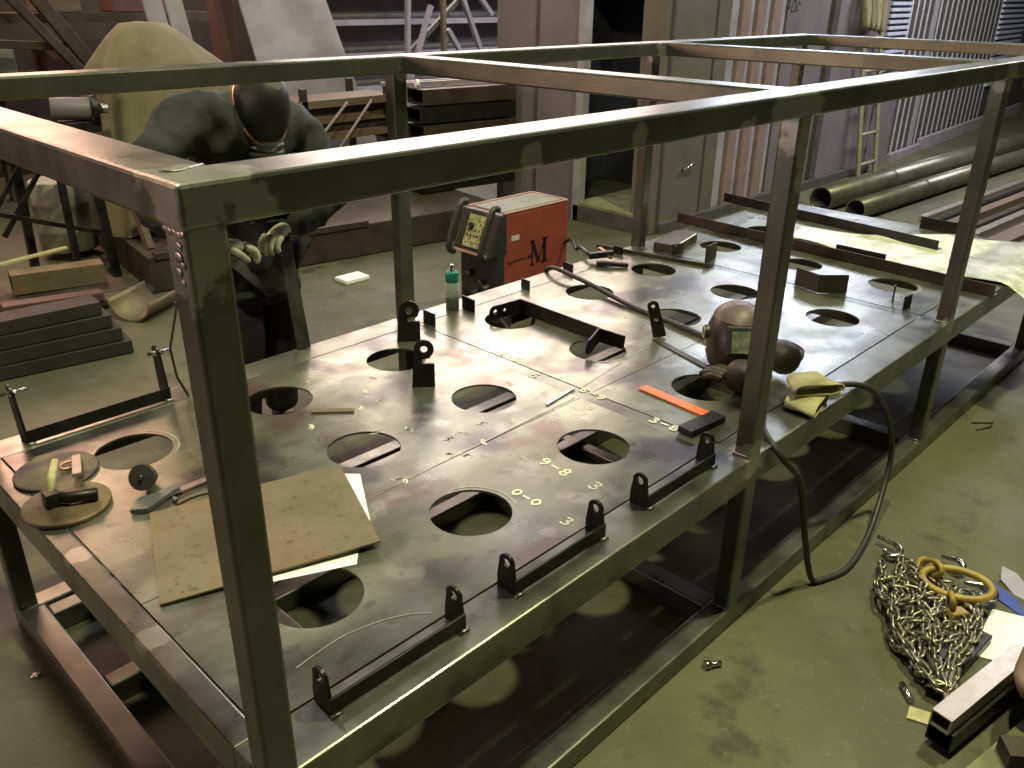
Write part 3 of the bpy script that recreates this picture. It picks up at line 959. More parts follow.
# lettering on the red side panel
lt = MB()
yS = my0 - .0015
lx, lz, lh = mx0 + .265, .36, .145
for (a, b, w) in (((0, 0), (0, 1), .008), ((0, 1), (.48, .06), .022), ((.48, .06), (.95, 1), .008), ((.95, 0), (.95, 1), .026)):
    lt.bar((lx + a[0] * .115, yS, lz + a[1] * lh), (lx + b[0] * .115, yS, lz + b[1] * lh), .003, w, (0.0, 0, 1) if a[0] != b[0] else (1, 0, 0))
for (cx_, cz_, ww) in ((0, 0, .035), (.0, 1, .035), (.95, 0, .05), (.97, 1, .045)):
    lt.bar((lx + cx_ * .115 - ww / 2, yS, lz + cz_ * lh), (lx + cx_ * .115 + ww / 2, yS, lz + cz_ * lh), .003, .007)
lt.build('letter_mark', M_DARK, wm)
l2 = MB()
for (a, b) in (((.218, .0), (.218, .9)), ((.245, 0), (.245, .9)), ((.218, .45), (.245, .45)), ((.05, .1), (.05, .7)), ((.05, .15), (.08, .15)), ((.09, .2), (.11, .55)), ((.11, .55), (.13, .2)), ((.14, .2), (.14, .55)), ((.14, .55), (.165, .5)), ((.165, .5), (.165, .2)), ((.18, .2), (.195, .55))):
    l2.bar((mx0 + a[0] + .012, yS, .40 + a[1] * .034), (mx0 + b[0] + .012, yS, .40 + b[1] * .034), .003, .004, (0, 0, 1) if a[0] != b[0] else (1, 0, 0))
l2.build('small_lettering', M_DARK, wm)
MB().box((mx0 + .085, my0 - .002, .535), (mx0 + .15, my0 + .002, .565)).build('sticker', M_CANWHITE, wm)
MB().tube(smooth_path([(mx1, my0 + .1, .4), (mx1 + .05, my0 + .1, .36), (mx1 + .06, my0 + .1, .2), (mx1 + .03, my0, .12), (3.3, 2.2, .12)], 6), .016, 10).build('supply_cable', M_RUBBER, wm)

# ------------------------------------------------------------------ WORKER
pr = empty('person', (1.26, 2.15, 0), 'person in dark work clothes and pale gloves bending behind the frame', 'person')
hip = V((1.27, 2.16, .88))
vs = [hip, (1.26, 2.14, 1.04), (1.23, 2.08, 1.22), (1.20, 2.04, 1.36), (1.22, 1.985, 1.43), (1.24, 1.945, 1.48),
      (1.03, 2.03, 1.41), (.90, 2.01, 1.36), (.84, 1.97, 1.16), (.90, 1.86, 1.03), (.95, 1.83, 1.01),
      (1.36, 2.03, 1.39), (1.46, 2.01, 1.34), (1.52, 1.95, 1.09), (1.38, 1.88, 1.02), (1.29, 1.85, 1.01),
      (1.18, 2.17, .84), (1.17, 2.14, .48), (1.16, 2.22, .10), (1.16, 2.13, .05), (1.35, 2.17, .84), (1.345, 2.15, .48), (1.36, 2.24, .10), (1.36, 2.15, .05)]
es = [(0, 1), (1, 2), (2, 3), (3, 4), (4, 5), (3, 6), (6, 7), (7, 8), (8, 9), (9, 10), (3, 11), (11, 12), (12, 13), (13, 14), (14, 15), (0, 16), (16, 17), (17, 18), (18, 19), (0, 20), (20, 21), (21, 22), (22, 23)]
rs = [.09, .09, .095, .08, .055, .052, .045, .036, .026, .020, .018, .045, .036, .026, .020, .018, .065, .042, .034, .03, .065, .042, .034, .03]
body = skin('body', M_SKIN, vs, es, rs, pr, (0,))
# head with face, joined in the body mesh
hb = MB()
hc = V((1.228, 1.90, 1.475))
fwd = V((.02, -.62, -.78)).normalized()
upv = V((0, -.78, .62)).normalized()
upv = (upv - fwd * upv.dot(fwd)).normalized()
sdv = fwd.cross(upv)
bmesh.ops.create_uvsphere(hb.bm, u_segments=24, v_segments=16, radius=1.0)
for v in hb.bm.verts:
    x, y, z = v.co
    k = 1 - .22 * max(0, -z) * (1 if y < 0 else .6)
    v.co = hc + sdv * (x * .076 * k) + (-fwd) * (y * .096) + upv * (z * .118)
for (sx, fw, uz, rx, ry, rz) in ((0, .095, -.01, .014, .02, .025), (-.03, .082, .02, .013, .01, .011), (.03, .082, .02, .013, .01, .011), (0, .085, -.06, .024, .012, .008), (-.077, 0, 0, .012, .02, .03), (.077, 0, 0, .012, .02, .03)):
    r_ = bmesh.ops.create_uvsphere(hb.bm, u_segments=12, v_segments=8, radius=1.0)
    for v in r_['verts']:
        x, y, z = v.co
        v.co = hc + sdv * (sx + x * rx) + fwd * (fw + y * ry) + upv * (uz + z * rz)
head = hb.build('head', M_SKIN, pr, smooth=True)
# jacket, trousers
vs = [(1.265, 2.15, .92), (1.255, 2.13, 1.06), (1.22, 2.08, 1.22), (1.18, 2.05, 1.36), (1.205, 2.02, 1.43),
      (1.02, 2.03, 1.42), (.89, 2.01, 1.37), (.80, 1.97, 1.17), (.90, 1.87, 1.03), (.96, 1.83, 1.01),
      (1.35, 2.03, 1.40), (1.46, 2.01, 1.34), (1.53, 1.95, 1.09), (1.38, 1.89, 1.03), (1.265, 1.85, 1.025), (1.265, 2.14, .74), (1.265, 2.12, .64)]
es = [(0, 1), (1, 2), (2, 3), (3, 4), (3, 5), (5, 6), (6, 7), (7, 8), (8, 9), (3, 10), (10, 11), (11, 12), (12, 13), (13, 14), (0, 15), (15, 16)]
rs = [(.165, .15), (.165, .15), (.175, .155), (.155, .14), .105, .115, .098, .080, .060, .052, .115, .098, .078, .062, .054, (.168, .15), (.165, .15)]
jk = skin('jacket', M_JACKET, vs, es, rs, pr, (0,), 3)
tx = bpy.data.textures.new('folds', 'CLOUDS')
tx.noise_scale = .11
tx.noise_depth = 2
dm = jk.modifiers.new('folds', 'DISPLACE')
dm.texture = tx
dm.strength = .075
dm.mid_level = .5
vs = [(1.265, 2.16, .90), (1.175, 2.17, .82), (1.17, 2.14, .48), (1.16, 2.22, .14), (1.16, 2.22, .075), (1.355, 2.17, .82), (1.345, 2.15, .48), (1.36, 2.24, .14), (1.36, 2.24, .075)]
skin('trousers', M_TROUSER, vs, [(0, 1), (1, 2), (2, 3), (3, 4), (0, 5), (5, 6), (6, 7), (7, 8)], [(.15, .135), .108, .088, .078, .085, .108, .088, .078, .085], pr, (0,))
for x in (1.16, 1.36):
    skin('boot', M_RUBBER, [(x, 2.26, .10), (x, 2.25, .05), (x, 2.16, .045), (x, 2.07, .035)], [(0, 1), (1, 2), (2, 3)], [.055, .052, .05, .036], pr, (0,))
# helmet shell pushed over the head, copper rim, scarf
hs = MB()
n = 28
R = []
for i in range(9):
    t = i / 8
    ring = []
    for k in range(n):
        a = 2 * PI * k / n
        rr = math.cos(t * PI / 2 * .97) ** .5
        c_ = hc + upv * .0 - fwd * .01
        ring.append(hs.bm.verts.new(c_ + sdv * (.098 * rr * math.cos(a)) + fwd * (.128 * rr * math.sin(a) + .012) + upv * (-.035 + .165 * t - .035 * math.sin(a) * (1 - t))))
    R.append(ring)
for a, b in zip(R, R[1:]):
    for k in range(n):
        hs.bm.faces.new((a[k], a[(k + 1) % n], b[(k + 1) % n], b[k])).smooth = True
hs.bm.faces.new(R[-1])
rim_pts = [v.co.copy() for v in R[0]]
hs.build('helmet_shell', M_CAP, pr)
MB().tube(rim_pts, .0075, 8, closed=True).build('helmet_rim', M_COPPER, pr)
sc_ = MB()
for k in range(4):
    c_ = V((1.228, 1.955 - .004 * k, 1.355 - .026 * k))
    sc_.tube([c_ + V((.060 * math.cos(a), .060 * math.sin(a) - .02, .012 * math.sin(a))) for a in [j * 2 * PI / 20 for j in range(20)]], .018, 8, closed=True)
sc_.build('scarf', M_SCARF, pr)


def hand(wr, d, dn, label):
    """glove with five fingers curling down (dn) from the wrist along d"""
    wr, d, dn = V(wr), V(d).normalized(), V(dn).normalized()
    s = d.cross(dn).normalized()
    vs, es, rs, roots = [], [], [], []

    def chain(pts, r):
        i0 = len(vs)
        roots.append(i0)
        for j, p in enumerate(pts):
            vs.append(p)
            rs.append(r[j])
            if j:
                es.append((i0 + j - 1, i0 + j))
    chain([wr, wr + d * .045, wr + d * .085], [(.030, .030), (.038, .028), (.038, .026)])
    for o, l in ((-.038, .062), (-.013, .074), (.012, .07), (.036, .058)):
        k = wr + d * .085 + s * o
        chain([k, k + d * l * .42 + dn * .012, k + d * l * .50 + dn * l * .55, k + d * l * .25 + dn * l * .95], [.0115, .0115, .011, .0095])
    k = wr + d * .03 - s * .034
    chain([k, k + d * .03 + dn * .025 - s * .014, k + d * .05 + dn * .055 - s * .004], [.0135, .0125, .0105])
    return skin('glove', M_GLOVE, vs, es, rs, pr, roots)


hand((1.245, 1.845, 1.03), (-.72, -.30, -.12), (-.25, -.1, -1), '')
hand((.955, 1.83, 1.01), (.75, -.25, -.05), (.2, -.1, -1), '')
# bar in the hand
tag(MB().bar((1.125, 1.612, z0 + .002), (1.205, 1.815, 1.02), .010, .05, (.9, -.5, 0)).build('flat_bar', M_DARK, None, bevel=.001), 'upright flat dark steel bar held in the gloved hand on the deck edge', 'bar')

# ------------------------------------------------------------------ RIGHT-HAND CABINS AND WALL
cb = empty('site_cabin', (5.4, 3.1, 0), 'mauve-grey steel cabin with open dark doorway and slatted corner', 'cabin')
xa = 5.36
ya = 3.06
MB().box((xa + .08, 4.78, 0), (xa + 1.6, 4.83, 2.06)).build('inner_wall', M_NAVY, cb)  # unseen side wall, added to keep the cabin interior dark
MB().box((xa, 3.86, .0), (xa + .08, 4.85, 2.1)).build('front_panel', M_PURP, cb, bevel=.004)
MB().box((xa - .012, 4.34, .0), (xa, 4.37, 2.1)).build('panel_seam', M_SLATD, cb)
MB().box((xa - .03, 3.80, .0), (xa + .06, 3.875, 2.1)).build('door_jamb', M_SLATL, cb, bevel=.004)
MB().box((xa + .02, 3.06, .0), (xa + .12, 3.27, 2.1)).build('corner_post', M_OLIVE, cb, bevel=.004)
MB().box((xa - .02, 3.1, .0), (xa + 1.6, 3.86, .16)).build('doorway_floor', M_MOSS, cb)
MB().box((xa - .03, 3.05, .0), (xa - .018, 3.86, .14)).build('sill', M_SLATD, cb)
MB().box((xa + .75, 3.3, .16), (xa + 1.1, 3.62, .75)).build('dark_box', M_NAVY, cb, bevel=.01)
MB().box((xa + 1.6, 3.1, 0), (xa + 1.65, 4.8, 2.1)).build('inner_wall', M_NAVY, cb)
lv = MB()
for k in range(5):
    lv.box((xa + 1.57, 3.5, 1.75 + k * .06), (xa + 1.6, 4.3, 1.785 + k * .06))
lv.build('louvre', M_SLATL, cb)
MB().box((xa + .9, ya + .08, 2.06), (xa + 1.7, 4.84, 2.1)).build('shading_roof', M_NAVY, cb)  # unseen part roof: shades the interior, cut back to let light reach the doorway
MB().box((xa + .12, ya, .0), (6.32, ya + .08, 2.1)).build('side_panel', M_OLIVE, cb, bevel=.003)
MB().box((5.47, ya - .012, 0), (5.50, ya, 2.1)).build('panel_seam', M_SLATD, cb)
MB().box((6.10, ya - .010, .0), (6.115, ya, 2.1)).build('panel_seam', M_SLATD, cb)
MB().tube([(5.80, ya - .035, .50), (5.90, ya - .045, .55)], .010, 8).tube([(5.80, ya - .035, .50), (5.80, ya, .5)], .012, 8).build('latch', M_CHROME, cb)
x = 6.32
cols = [(M_SLATL, .13), (M_SLATD, .05), (M_PINKSLAT, .13), (M_SLATL, .07), (M_SLATD, .05), (M_PINKSLAT, .14), (M_SLATL, .08), (M_SLATD, .05), (M_PINKSLAT, .15), (M_SLATL, .08), (M_SLATD, .07)]
for m, w in cols:
    dy = {M_SLATD.name: .035, M_PINKSLAT.name: 0, M_SLATL.name: .012}[m.name]
    MB().box((x, ya + dy, .0), (x + w, ya + .08, 2.1)).build('slat', m, cb)
    x += w
x1 = x
MB().box((x1, ya + .02, .0), (8.18, ya + .09, 2.1)).build('side_panel', M_PURP, cb, bevel=.003)
MB().box((8.18, ya - .02, .0), (8.30, ya + .09, 2.1)).build('side_post', M_SLATD, cb, bevel=.003)
MB().box((8.30, ya + .03, .0), (9.62, ya + .10, 2.1)).build('side_panel', M_PURP, cb, bevel=.003)
MB().box((xa + .12, ya - .05, .0), (9.62, ya + .02, .09)).build('base_skirt', M_SLATD, cb, bevel=.004)
# handwritten mark on the panel
hw = MB()
for (a, b) in (((0, 0), (0, .08)), ((0, .08), (.05, .02)), ((.05, .02), (.05, .1)), ((.09, .0), (.12, .09)), ((.12, .09), (.16, .09)), ((.16, .09), (.17, .01)), ((.10, .0), (.22, .01)), ((.19, .02), (.22, .08)), ((.22, .08), (.26, .06))):
    hw.bar((7.28 + a[0], ya + .018, 1.72 + a[1]), (7.28 + b[0], ya + .018, 1.72 + b[1]), .004, .016, (0, 0, 1) if a[0] != b[0] else (1, 0, 0))
hw.build('handwriting', M_SLATD, cb)

# second container with louvres and ribs
c2 = empty('ribbed_container', (11, 3.3, 0), 'grey container with pale blue louvres and dark vertical ribs', 'container')
e0, e1 = V((9.62, 3.10, 0)), V((17.5, 3.62, 0))
dr = (e1 - e0).normalized()
nr = V((dr.y, -dr.x, 0))


def along(name, m, s0, s1, z0_, z1_, off=0.0, th=.06):
    a = e0 + dr * s0 + nr * off
    b = e0 + dr * s1 + nr * off
    zc = (z0_ + z1_) / 2
    return MB().bar(a + V((0, 0, zc)), b + V((0, 0, zc)), th, z1_ - z0_).build(name, m, c2, bevel=.004)


along('back_sheet', M_SLATD, 0, 7.8, 0, 2.1, -.05)
along('side_panel', M_PURP, 0, .75, 0, 1.0, 0)
for k in range(17):
    along('louvre_blade', M_BLUEL, .05, .72, 1.02 + k * .062, 1.055 + k * .062, .0, .04)
s = .8
k = 0
while s < 5.0:
    w = .05
    if abs(s - 1.72) < .13:
        along('door_post', M_SLATL, s, s + .16, .0, 2.1, -.035)
        s += .27
        continue
    along('rib', M_RIB, s, s + w, .0, 2.1, -.045)
    s += .215 if s < 1.7 else .235
for k in range(20):
    along('louvre_blade', M_BLUEL, 5.0, 6.6, .6 + k * .075, .64 + k * .075, .0, .04)
along('base_beam', M_HAZE, .75, 1.9, 0, .10, .06)
along('base_beam', M_HAZE, 1.9, 7.5, 0, .16, .06)
# ladder standing against the cabin
ld = empty('ladder', (9.3, 2.95, 0), 'narrow yellowed ladder standing against the cabin', 'ladder')
MB().bar((9.17, 2.93, 0), (8.93, 3.03, 1.50), .03, .05).build('stile', M_LADDER, ld, bevel=.004)
MB().bar((9.62, 2.93, 0), (9.35, 3.03, 1.50), .03, .05).build('stile', M_LADDER, ld, bevel=.004)
for k in range(5):
    t = .09 + k * .22
    MB().tube([V((9.17, 2.93, 0)).lerp(V((8.93, 3.03, 1.5)), t), V((9.62, 2.93, 0)).lerp(V((9.35, 3.03, 1.5)), t)], .018, 10).build('rung', M_LADDER, ld)
# hose bundle hanging on the cabin
hg = empty('hose_coil', (8.9, 2.98, 1.7), 'pale yellow-green hose bundle hanging on the cabin above the ladder', 'hose')
for j in range(4):
    cx_ = 8.72 + j * .13
    MB().tube(smooth_path([(cx_, 3.0, 2.0), (cx_ - .03, 2.97, 1.8), (cx_ + .02, 2.96, 1.6 - .02 * j), (cx_ + .07, 2.97, 1.62), (cx_ + .08, 3.0, 1.95)], 6), .035, 10).build('hose_loop', M_TARP if j % 2 else M_LADDER, hg)

# ------------------------------------------------------------------ PIPES AND BARS ON THE FLOOR
pd = V((1, -.047, 0)).normalized()
for (a, r, lab, L_) in (((7.30, 2.48, .115), .115, 'thick grey-green pipe with open end, farther of two on the floor', 9), ((7.18, 2.09, .10), .095, 'grey-green pipe with open end, nearer of two on the floor', 9)):
    pp = empty('pipe', (a[0], a[1], 0), lab, 'pipe', 'large pipes on the floor')
    a = V(a)
    MB().pipe(a, a + pd * L_, r, .010).build('pipe_wall', M_PIPE, pp)
    MB().pipe(a + pd * .02, a + pd * L_, r - .0105, .004).build('bore_shade_lining', M_CAP, pp)  # added black lining, gives the rusty bore its shade as colour
    MB().pipe(a + pd * 1.35, a + pd * 1.40, r + .004, .008).build('weld_ring', M_PIPE, pp)
MBs = [(1.63, .03, .07, .06, M_TUBEB, 'bright flat steel bar'), (1.50, .02, .05, .05, M_DARK, 'dark steel bar'), (1.38, .03, .09, .07, M_WOOD, 'tan rusty steel bar'), (1.22, .02, .06, .06, M_BROWNSTEEL, 'brown steel bar'), (1.08, .03, .07, .08, M_TUBEB, 'pale steel bar'), (.90, .03, .16, .05, M_WOOD, 'wide tan steel bar')]
names_ = ['next to the pipes', 'second from the pipes', 'third from the pipes', 'fourth from the pipes', 'fifth from the pipes', 'farthest from the pipes']
for (y, zz, w, h, m, lab), nm in zip(MBs, names_):
    xs = 7.6 if y > 1.4 else 7.2
    tag(MB().bar((xs, y, h / 2), (xs + 7, y - .35, h / 2), w, h).build('steel_bar', m, None, bevel=.003), lab + ' lying on the floor, ' + nm, 'bar', 'bars on the floor by the pipes')

# ------------------------------------------------------------------ FLOOR CORNER: CHAIN, RING, TUBES
ch = empty('lifting_chain', (2.05, -.42, 0), 'heap of oily steel lifting chain on the floor with a yellow ring', 'chain')
path = []
top = [(2.29, -.22), (2.27, -.28), (2.29, -.34), (2.24, -.38), (2.27, -.44), (2.22, -.48), (2.28, -.53), (2.18, -.55), (2.25, -.30), (2.30, -.40), (2.20, -.35), (2.25, -.50), (2.17, -.57), (2.12, -.31), (2.20, -.56), (2.10, -.58)]
bot = [(2.08, -.29), (1.99, -.355), (1.92, -.40), (1.86, -.45), (1.83, -.50), (1.79, -.53), (1.81, -.58), (1.73, -.60), (1.83, -.48), (1.77, -.57), (1.90, -.54), (1.95, -.42), (1.76, -.615), (1.88, -.43), (1.90, -.58), (1.72, -.625)]
for i in range(16):
    a, b = (top[i], bot[i]) if i % 2 == 0 else (bot[i], top[i])
    nseg = 5
    for j in range(nseg + 1):
        t = j / nseg
        path.append(V((a[0] + (b[0] - a[0]) * t + random.uniform(-.02, .02), a[1] + (b[1] - a[1]) * t + random.uniform(-.018, .018), .012 + .020 * abs(math.sin(i * 1.7 + t * 3)) + .022 * (i % 3 == 1) + .016 * (i > 7))))
cross = [(1.95, -.40), (1.92, -.47), (2.05, -.57), (2.15, -.45), (2.0, -.35), (2.12, -.27), (2.2, -.4), (2.08, -.5), (1.93, -.52), (1.80, -.57), (1.74, -.62)]
path += [V((x, y, .045 + .012 * math.sin(5 * i))) for i, (x, y) in enumerate(cross)]
dense = smooth_path(path, 24)
step = .033
pts = [dense[0]]
acc = 0
for p, q in zip(dense, dense[1:]):
    acc += (q - p).length
    if acc >= step:
        pts.append(q)
        acc = 0


def link_bm():
    b = MB()
    L_, w_, r_ = .019, .0118, .0052
    ps_ = []
    for k in range(8):
        a = -PI / 2 + PI * k / 7
        ps_.append((L_ + w_ * math.cos(a) - .004, w_ * math.sin(a), 0))
    for k in range(8):
        a = PI / 2 + PI * k / 7
        ps_.append((-L_ + w_ * math.cos(a) + .004, w_ * math.sin(a), 0))
    b.tube(ps_, r_, 8, closed=True)
    return b


ref_link = link_bm().build('link', M_CHAIN, ch, world=False)
links = []
for i, (p, q) in enumerate(zip(pts, pts[1:])):
    d = (q - p).normalized()
    sroll = (PI / 4 if i % 2 else -PI / 4) + random.uniform(-.25, .25)
    m = d.to_track_quat('X', 'Z').to_matrix().to_4x4() @ Matrix.Rotation(sroll, 4, 'X')
    m.translation = (p + q) / 2 + V((0, 0, .006)) - V((2.05, -.42, 0))
    links.append(m)
links.sort(key=lambda m: (m.translation + V((2.05, -.42, 0)) - V((-.45, -.99, 1.86))).length)
rest = MB()
for i, m in enumerate(links):
    if i == 0:
        o = ref_link
    elif i < 100:
        o = ref_link.copy()
        C.objects.link(o)
        o.parent = ch
    else:
        b2 = link_bm()
        bmesh.ops.transform(b2.bm, matrix=m, verts=b2.bm.verts[:])
        me = bpy.data.meshes.new('t')
        b2.bm.to_mesh(me)
        b2.bm.free()
        rest.bm.from_mesh(me)
        bpy.data.meshes.remove(me)
        continue
    o.matrix_basis = m
ro = rest.build('chain_links', M_CHAIN, ch, world=False, smooth=True)
ro['kind'] = 'stuff'


def oval(c, ux, uy, a, b, n=36):
    c, ux, uy = V(c), V(ux).normalized(), V(uy).normalized()
    return [c + ux * (a * math.cos(2 * PI * k / n)) + uy * (b * math.sin(2 * PI * k / n)) for k in range(n)]


MB().tube(oval((2.235, -.47, .085), (.25, -1, .05), (1, .2, .25), .105, .062), .0125, 12, closed=True).build('master_ring', M_YELLOW, ch)
MB().tube(oval((2.13, -.49, .085), (.9, .3, -.5), (0, .3, 1), .045, .026), .0095, 10, closed=True).build('coupler', M_YELLOW, ch)
MB().tube(oval((2.26, -.38, .085), (.5, .9, -.5), (.4, .3, 1), .045, .026), .0095, 10, closed=True).build('coupler', M_YELLOW, ch)
MB().bar((2.09, -.50, .06), (2.15, -.53, .05), .04, .025).build('tag_plate', M_YELLOW, ch, bevel=.006)
MB().tube(oval((2.30, -.35, .05), (1, .3, .2), (-.2, 1, .3), .04, .024), .009, 10, closed=True).build('coupler', M_YELLOW, ch)


def hook(c, ux, uy, sc, name='hook'):
    c, ux, uy = V(c), V(ux).normalized(), V(uy).normalized()
    ps_ = [c + (ux * x + uy * y) * sc for x, y in ((-1.6, .2), (-.9, .35), (-.2, .5), (.4, .3), (.6, -.2), (.35, -.65), (-.1, -.75), (-.45, -.5))]
    sp = smooth_path(ps_, 5)
    MB().tube(sp, [.0075 + .004 * math.sin(PI * i / (len(sp) - 1)) for i in range(len(sp))], 10).build(name, M_CHROME, ch)


hook((2.36, -.22, .03), (-.35, -1, 0), (1, -.2, .2), .05)
hook((2.33, -.545, .04), (.2, -1, 0), (1, .2, .2), .045)
hook((2.42, -.42, .03), (-.3, -1, .1), (.6, -.2, .9), .04)
MB().tube([(1.735, -.500, .012), (1.685, -.548, .012)], .009, 10).build('pin', M_CHROME, ch)

# square tube and scrap under it at the corner
st = tag(MB().hollow((1.545, -.655, .115), (2.35, -.80, .115), .055, .05, .004).build('square_tube', M_TUBEB), 'bright square steel tube with open end over scrap by the chain', 'tube')
tag(MB().hollow((1.56, -.66, .055), (2.3, -.80, .055), .07, .06, .004).build('square_tube', M_DARK), 'dark square steel tube under the bright tube by the chain', 'tube')
tag(MB().bar((1.90, -.545, .02), (2.12, -.56, .02), .14, .035).build('steel_offcut', M_DARK, None, bevel=.003), 'dark flat steel offcut between the chain and the bright tube', 'offcut')
tag(MB().bar((1.40, -.76, .03), (2.2, -.92, .03), .07, .05).build('steel_bar', M_MOSS, None, bevel=.004), 'greenish painted bar on the floor beside the dark square tube', 'bar')
tag(MB().bar((1.60, -.80, .075), (1.74, -.98, .075), .07, .06).build('steel_offcut', M_BROWNSTEEL, None, bevel=.004), 'brown steel offcut lying across the greenish bar', 'offcut')
tag(MB().tube([(1.42, -.88, .13), (2.0, -1.02, .14)], .045, 20).build('round_bar', M_DARK), 'dark round bar at the floor corner in front of the scrap', 'bar')
bgm = MB()
bmesh.ops.create_uvsphere(bgm.bm, u_segments=24, v_segments=16, radius=1)
for v in bgm.bm.verts:
    x, y, z = v.co
    v.co = V((1.86 + .16 * x, -.80 + .06 * y, .20 + .075 * z + .012 * math.sin(5 * x + 3 * z)))
tag(bgm.build('tan_lump', M_TAN, None, smooth=True), 'tan rounded lump lying over the bright square tube', 'pad')  # stand-in for an unidentified brown rounded shape
tag(MB()._add([(2.30, -.58, .002), (2.02, -.60, .002), (2.10, -.80, .002), (2.36, -.74, .002), (2.30, -.58, .004), (2.02, -.60, .004), (2.10, -.80, .004), (2.36, -.74, .004)],
              [(3, 2, 1, 0), (4, 5, 6, 7), (0, 1, 5, 4), (1, 2, 6, 5), (2, 3, 7, 6), (3, 0, 4, 7)]).build('paper_sheet', M_PAPER), 'white paper sheet on the floor beyond the bright square tube', 'paper')
tag(MB().prism([(0, 0), (.10, -.03), (.16, -.10), (.06, -.07), (-.02, -.05)], (2.44, -.53, .005), (-.1, -1, 0), (1, -.1, .15), .012).build('plastic_wrapper', M_BLUE), 'dark blue plastic wrapper on the floor beside the chain', 'wrapper')
tag(MB().prism([(0, 0), (.05, .0), (.17, -.06), (.16, -.12), (.02, -.05)], (2.53, -.535, .03), (-.2, -1, 0), (1, -.1, .5), .006).build('card_piece', M_LILAC), 'crumpled lilac-grey card standing over the blue wrapper', 'card')
tag(MB().prism([(0, 0), (.05, .01), (.07, -.05), (.02, -.06)], (1.62, -.56, .002), (1, 0, 0), (0, 1, 0), .004).build('paper_scrap', M_SUEDE), 'pale yellow scrap on the floor below the bright tube', 'paper')
tag(MB().tube([(3.69, -.06, .004), (3.765, -.135, .004), (3.71, -.14, .004), (3.63, -.10, .004)], .004, 6).build('wire_scrap', M_RUBBER), 'short bent black wire alone on the floor beyond the cable loop', 'wire')
# bits on the floor
tag(MB().tube([(1.40, -.055, .010), (1.43, -.075, .012)], .009, 8).tube([(1.385, -.045, .012), (1.40, -.055, .012)], .014, 6).build('bolt', M_CHROME), 'bright bolt on the floor beside the base rail', 'bolt')
tag(MB().lathe([(.006, 0), (.014, .001), (.014, .008), (.006, .009)], 6, (-.045, 1.34, 0)).build('nut', M_CHROME), 'small bright nut alone on the floor beside the frame end', 'nut')
tag(MB().box((2.78, 3.72, 0), (2.98, 3.86, .03)).build('carton', M_PAPER, None, bevel=.006), 'small white packet on the floor behind the frame', 'packet')

# ------------------------------------------------------------------ BACKGROUND, FAR SIDE
pf = empty('checker_platform', (3.2, 4.8, 0), 'low brown platform with checker plate top behind the frame', 'platform')
pl = [(1.75, 4.45), (4.55, 4.02), (4.85, 5.95), (2.05, 6.4)]
MB()._add([(x, y, .01) for x, y in pl] + [(x, y, .235) for x, y in pl], [(3, 2, 1, 0), (0, 1, 5, 4), (1, 2, 6, 5), (2, 3, 7, 6), (3, 0, 4, 7), (4, 5, 6, 7)]).build('platform_body', M_BROWNSTEEL, pf)
MB()._add([(x, y, .235) for x, y in pl] + [(x, y, .245) for x, y in pl], [(3, 2, 1, 0), (0, 1, 5, 4), (1, 2, 6, 5), (2, 3, 7, 6), (3, 0, 4, 7), (4, 5, 6, 7)]).build('tread_plate', M_CHECK, pf)
for (a, b) in (((1.8, 4.47, .25), (3.35, 4.235, .25)),):
    MB().bar(a, b, .09, .045).build('edge_beam', M_BROWNSTEEL, pf, bevel=.004)

# timber planks on a rack
zp = .74
rk = empty('storage_rack', (4, 5.4, .24), 'low steel rack of trestle arms holding planks behind the worker', 'rack')
for x in (3.5, 4.35):
    for y in (5.2, 5.75):
        MB().box((x, y, .245), (x + .05, y + .05, 1.12)).build('rack_post', M_BROWNSTEEL, rk)
    MB().box((x, 5.2, .66), (x + .05, 5.8, .70)).build('rack_arm', M_BROWNSTEEL, rk)
for i, (h, x0_, x1_, yo, m) in enumerate(((.05, 3.42, 4.55, 0, M_WOOD), (.045, 3.30, 4.62, .05, M_BROWNSTEEL), (.055, 3.40, 4.50, .02, M_WOOD), (.04, 3.35, 4.55, .06, M_BROWNSTEEL), (.05, 3.25, 4.48, 0, M_WOOD))):
    zz = .70 + i * .066
    tag(MB().box((x0_, 5.20 + yo, zz), (x1_, 5.62, zz + .062)).build('plank', m, None, bevel=.003), ['tan plank, lowest on the rack behind the worker', 'brown plank, second from the bottom of the rack', 'tan plank in the middle of the rack stack', 'brown plank, second from the top of the rack', 'tan plank on top of the rack stack'][i], 'plank', 'planks on the rack')
# thin rods leaning against the rack
for i, (xa_, xb_) in enumerate(((3.05, 3.95), (3.4, 4.2))):
    tag(MB().tube([(xa_ - .35, 4.75, .25), (xb_ - .05, 5.15, 1.0)], .012, 8).build('thin_rod', M_WOOD), ['thin pale rod leaning on the planks, nearer the worker', 'thin pale rod leaning on the planks, farther from the worker'][i], 'rod', 'thin rods against the planks')
